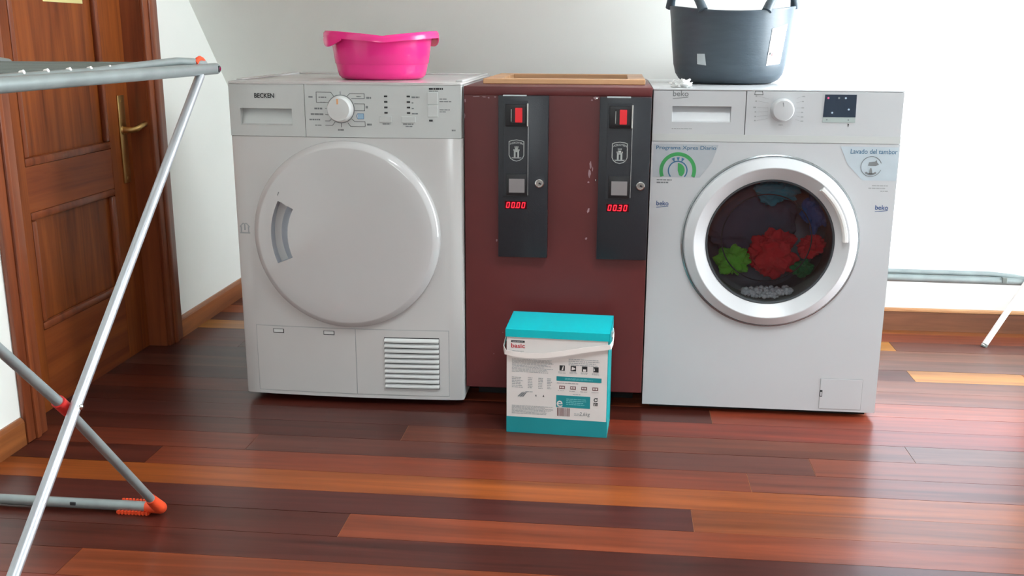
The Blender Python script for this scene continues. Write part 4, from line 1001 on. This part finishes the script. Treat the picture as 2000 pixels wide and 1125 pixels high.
# ------------------------------------------------------------------ pink basin
PBX, PBY, PBZ = 0.354, 0.200, DH+0.0004
pb = thing('wash_basin', 'pink plastic wash basin standing on the dryer', 'wash basin', (PBX, PBY, PBZ))
nA = 96
def basin(profile, name, parent, wave=True):
    bm = NB(); R_ = []
    for r, h, wv in profile:
        ring = []
        for k in range(nA):
            a = 2*PI*k/nA
            e = math.cos(a-math.radians(14))
            lobe = abs(e)**0.8
            rr = r*(1.0+0.012*wv*lobe); zz = h+wv*(0.014*lobe-0.005)
            ring.append(bm.verts.new((PBX+rr*1.0*math.cos(a), PBY+rr*0.98*math.sin(a), PBZ+zz)))
        R_.append(ring)
    for A, B in zip(R_, R_[1:]):
        for k in range(nA): bm.faces.new((A[k], A[(k+1) % nA], B[(k+1) % nA], B[k]))
    return bm, R_
outp = [(0.098, 0.0, 0), (0.108, 0.003, 0), (0.115, 0.010, 0), (0.1185, 0.022, 0), (0.1215, 0.038, 0), (0.1225, 0.040, 0), (0.1245, 0.042, 0), (0.130, 0.085, 0.3), (0.1325, 0.103, 1.0), (0.135, 0.110, 1), (0.143, 0.1115, 1), (0.1480, 0.108, 1), (0.1495, 0.099, 0.9),
        (0.1512, 0.099, 0.9), (0.1505, 0.110, 1), (0.1455, 0.1160, 1), (0.136, 0.1160, 1), (0.1305, 0.112, 1), (0.126, 0.085, 0.3), (0.119, 0.042, 0), (0.113, 0.012, 0), (0.096, 0.004, 0)]
bm, R_ = basin(outp, 'bowl', pb)
bm.faces.new(R_[0][::-1]); bm.faces.new(R_[-1])
obj('bowl', bm, 'pink', pb, smooth=45)
# grip flaps below the rim at the two handle lobes
for ang in (216, 36):
    bm = NB(); cols = []
    for i in range(15):
        a = math.radians(ang-24+48*i/14); f = math.sin(PI*i/14)
        cols.append([bm.verts.new((PBX+r*math.cos(a), PBY+0.98*r*math.sin(a), PBZ+z)) for r, z in ((0.1512, 0.110), (0.1530, 0.104), (0.1525, 0.100-0.016*f), (0.1505, 0.100-0.016*f), (0.1500, 0.110))])
    for A, B in zip(cols, cols[1:]):
        for j in range(5): bm.faces.new((A[j], A[(j+1) % 5], B[(j+1) % 5], B[j]))
    bm.faces.new(cols[0]); bm.faces.new(cols[-1])
    obj('grip', bm, 'pink', pb, smooth=50)

# ------------------------------------------------------------------ black flexible bucket
UX, UY, UZ = 1.2870, 0.395, WH+0.0004
bk = thing('rubber_bucket', 'black flexible rubber bucket with two loop handles on the washing machine', 'bucket', (UX, UY, UZ))
def brim(a): return 0.008*math.cos(2*a)
def bprof(r, h, a):
    f = max(0, (h-0.10)/0.10)
    return (UX+r*math.cos(a), UY+r*math.sin(a), UZ+h+f*brim(a))
bp_ = [(0.105, 0.0), (0.122, 0.003), (0.136, 0.011), (0.146, 0.026), (0.152, 0.05), (0.1575, 0.10), (0.1635, 0.16), (0.1670, 0.188), (0.1690, 0.192), (0.1690, 0.197), (0.1655, 0.198), (0.1620, 0.190), (0.1585, 0.16), (0.153, 0.10), (0.147, 0.05), (0.130, 0.014), (0.10, 0.006)]
bm = NB(); R_ = []
for r, h in bp_: R_.append([bm.verts.new(bprof(r, h, 2*PI*k/nA)) for k in range(nA)])
for A, B in zip(R_, R_[1:]):
    for k in range(nA): bm.faces.new((A[k], A[(k+1) % nA], B[(k+1) % nA], B[k]))
bm.faces.new(R_[0][::-1]); bm.faces.new(R_[-1])
obj('tub', bm, 'rubber', bk, smooth=45)
for a0, a1 in ((176, 238), (-4, -64)):
    pts = []; rad = []
    for i in range(21):
        u = i/20; a = math.radians(a0+(a1-a0)*u); f = math.sin(PI*u)
        r = 0.167-0.012*f; x, y, z = bprof(r, 0.194, a)
        pts.append((x, y, z+0.062*f**0.75)); rad.append(0.013-0.0045*min(1, f*1.6))
    obj('loop_handle', tube(pts, rad, n=12), 'rubber', bk, smooth=60)
def patch(nm, quad, m_, off=0.0012, n=8):
    """quad: corner (angle deg, height) bl, br, tr, tl, laid on the tub wall"""
    bm = NB(); g = []
    def rad(h):
        for (r0, h0), (r1, h1) in zip(bp_[:8], bp_[1:8]):
            if h0 <= h <= h1: return r0+(r1-r0)*(h-h0)/(h1-h0)
        return bp_[7][0]
    for i in range(n+1):
        row = []
        for j in range(n+1):
            u, v = i/n, j/n
            a = (quad[0][0]*(1-u)+quad[1][0]*u)*(1-v)+(quad[3][0]*(1-u)+quad[2][0]*u)*v
            h = (quad[0][1]*(1-u)+quad[1][1]*u)*(1-v)+(quad[3][1]*(1-u)+quad[2][1]*u)*v
            row.append(bm.verts.new(bprof(rad(h)+off, h, math.radians(a))))
        g.append(row)
    for i in range(n):
        for j in range(n): bm.faces.new((g[i][j], g[i+1][j], g[i+1][j+1], g[i][j+1]))
    return obj(nm, bm, m_, bk, smooth=60)
pa = patch('torn_label', [(231.5, 0.053), (241.5, 0.050), (240.0, 0.080), (231.5, 0.080)], 'paper_worn')
pw = patch('white_label', [(303, 0.050), (324, 0.055), (327, 0.156), (305, 0.146)], 'paper')
for h, da in ((0.078, 1.0),):
    o = patch('label_print', [(305, h), (306.5, h), (306.5, h+0.006), (305, h+0.006)], 'ink', 0.0018, 1); o.parent = pw
    o = patch('label_print', [(308, h-0.003), (309.2, h-0.003), (309.2, h+0.004), (308, h+0.004)], 'ink_red', 0.0018, 1); o.parent = pw
# crumpled tissue beside the bucket
bm = NB(); bmesh.ops.create_icosphere(bm, subdivisions=4, radius=1.0)
for v in bm.verts:
    n0 = v.co.normalized(); d = 1+0.7*noise.noise(n0*3.0)+0.6*abs(noise.noise(n0*6.5))
    v.co = Vector((n0.x*0.021*d, n0.y*0.020*d, max(0.0, (n0.z*0.8+0.35)*0.0125*d)))
o = obj('crumpled_tissue', bm, 'paper', None); o.location = (1.1420, 0.112, WH+0.0003)
tag(o, 'small crumpled white tissue in front of the black bucket', 'tissue')

# ------------------------------------------------------------------ clothes airer in front of the door
RX0, RX1, RZ = -0.372, 0.088, 0.890
rk = thing('clothes_airer', 'grey metal clothes airer with orange feet standing by the door', 'clothes airer', ((RX0+RX1)/2, -1.0, 0))
RYF, RYN = -0.283, -1.72
for x in (RX1, RX0):
    tb = obj('side_tube', tube([(x, RYF, RZ), (x, RYN, RZ)], 0.0122, 20), 'alu', rk, smooth=50)
    obj('end_plug', tube([(x, RYF-0.001, RZ), (x, RYF+0.0015, RZ)], 0.0080, 14), 'ink', tb)
    sd = 1 if x == RX1 else -1
    obj('bolt_ring', tube([(x+sd*0.010, RYF-0.010, RZ), (x+sd*0.0128, RYF-0.010, RZ)], 0.0068, 14), 'ink', tb, smooth=50)
    obj('bolt', tube([(x+sd*0.012, RYF-0.010, RZ), (x+sd*0.0142, RYF-0.010, RZ)], 0.0042, 12), 'chrome', tb, smooth=50)
    s = -1 if x == RX1 else 1
    pts = [(x+s*0.004, RYF-0.055, RZ+0.012), (x+s*0.010, RYF-0.10, RZ+0.0165), (x+s*0.018, RYF-0.16, RZ+0.0190), (x+s*0.022, RYF-0.24, RZ+0.0165), (x+s*0.022, RYF-0.5, RZ+0.008), (x+s*0.022, RYN, RZ+0.003)]
    obj('inner_tube', tube(pts, 0.0085, 14), 'alu', rk, smooth=60)
    if x == RX1: obj('tube_clip', tube([(x+s*0.004, RYF-0.100+0.012*i, RZ+0.014+0.010*math.sin(PI*i/4)) for i in range(5)], 0.0055, 10), 'orange', rk, smooth=60)
yv = RYF-0.17
i = 0
while yv > RYN+0.03:
    wr = obj('wire', tube([(RX0+0.022, yv, RZ+0.013), (RX1-0.022, yv, RZ+0.013)], 0.0032 if i else 0.005, 8), 'wire', rk, smooth=60)
    obj('wire_cap', tube([(RX1-0.024, yv, RZ+0.014), (RX1-0.017, yv, RZ+0.016)], 0.0036, 8), 'strap', wr, smooth=60)
    yv -= 0.068; i += 1
for yv2 in (RYN,):
    obj('end_tube', tube([(RX0, yv2, RZ), (RX1, yv2, RZ)], 0.011, 14), 'alu', rk, smooth=60)
PIV = (-0.985, 0.352)
XA, XB = RX1+0.002, RX1-0.024
A_top, A_bot = (-0.372, 0.878), (-1.372, 0.012)
def lerpA(z): return A_top[0]+(A_bot[0]-A_top[0])*(z-A_top[1])/(A_bot[1]-A_top[1])
for sgn, xa, xb in ((1, RX1+0.000, RX1-0.022), (-1, RX0, RX0+0.022)):
    la = obj('leg', tube([(xa, A_top[0], A_top[1]), (xa, PIV[0], PIV[1]), (xa, A_bot[0], A_bot[1])], 0.0098, 16), 'alu_leg', rk, smooth=60)
    lb = obj('leg', tube([(xb, -0.690, 0.022), (xb, PIV[0], PIV[1]), (xb, -1.52, 0.878)], 0.0088, 16), 'alu', rk, smooth=60)
    obj('pivot_spacer', tube([(xb, PIV[0]+0.012, PIV[1]-0.012), (xb, PIV[0]-0.014, PIV[1]+0.014)], 0.0115, 16), 'redplastic', lb, smooth=60)
    obj('pivot_bolt', lathe([(0, 0.004), (0.004, 0.003), (0.005, 0.0)], (0, 0, 0), n=12), 'chrome', la, smooth=60)
    pv = la.children[-1]
    for v in pv.data.vertices: v.co += wloc(la)
    pv.rotation_euler = (0, sgn*PI/2, 0); pv.location = Vector((xa+sgn*0.0096, PIV[0], PIV[1]))-wloc(la)
    # orange foot: elbow between leg and floor bar
    ft = obj('foot', tube([(xb-sgn*0.030, -0.679, 0.0135), (xb-sgn*0.006, -0.679, 0.0135), (xb+sgn*0.002, -0.682, 0.0150), (xb+sgn*0.002, -0.692, 0.024), (xb, -0.710, 0.044), (xb, -0.716, 0.051)], [0.0115, 0.0130, 0.0132, 0.0128, 0.0112, 0.0105], 16), 'orange', rk, smooth=60, label='orange plastic foot')
    # toothed grip running along the floor bar
    bm = NB(); add_box(bm, min(xb-sgn*0.09, xb-sgn*0.02), max(xb-sgn*0.09, xb-sgn*0.02), -0.691, -0.668, 0.0005, 0.006)
    for t in range(9):
        xx = xb-sgn*(0.024+t*0.0075)
        add_box(bm, xx-0.002, xx+0.002, -0.694, -0.664, 0.0005, 0.008)
        add_box(bm, xx-0.002, xx+0.002, -0.670, -0.666, 0.006, 0.024)
    if sgn == 1: obj('foot_grip', bm, 'orange', ft)
    else: bm.free()
fbz = 0.0135
fb = obj('floor_bar', tube([(RX0+0.05, -0.679, fbz), (RX1-0.05, -0.679, fbz)], 0.0108, 16), 'alu', rk, smooth=60)
obj('bar_hole', box(-0.124, -0.112, -0.6915, -0.688, fbz+0.000, fbz+0.007, bevel=0.001), 'ink', fb)
obj('floor_bar', tube([(RX0, -1.372, 0.012), (RX1, -1.372, 0.012)], 0.0105, 16), 'alu', rk, smooth=60)

# ------------------------------------------------------------------ second airer folded low under the window
r2 = thing('folded_airer', 'folded airer with a grey tube and white leg under the bright window', 'clothes airer', (2.35, 0.80, 0))
obj('side_tube', tube([(1.745, 0.80, 0.2035), (2.50, 0.80, 0.1985)], 0.0125, 18), 'alu', r2, smooth=60)
obj('inner_tube', tube([(1.75, 0.815, 0.221), (2.20, 0.815, 0.2190), (2.28, 0.812, 0.212), (2.34, 0.805, 0.200)], 0.0085, 14), 'alu', r2, smooth=60)
obj('tube_clip', box(2.232, 2.248, 0.786, 0.800, 0.196, 0.2145, bevel=0.002), 'wire', r2)
for a, b in (((2.176, 0.722, 0.003), (2.318, 0.790, 0.217)), ((2.50, 0.722, 0.003), (2.45, 0.790, 0.21)), ((1.765, 0.80, 0.003), (1.765, 0.80, 0.205))):
    lg = obj('leg', tube([a, b], 0.0095, 14), 'strap', r2, smooth=60)
    obj('leg_tip', tube([(a[0], a[1], 0.0), (a[0]+(b[0]-a[0])*0.03, a[1]+(b[1]-a[1])*0.03, 0.009)], 0.0102, 14), 'wire', lg, smooth=60)
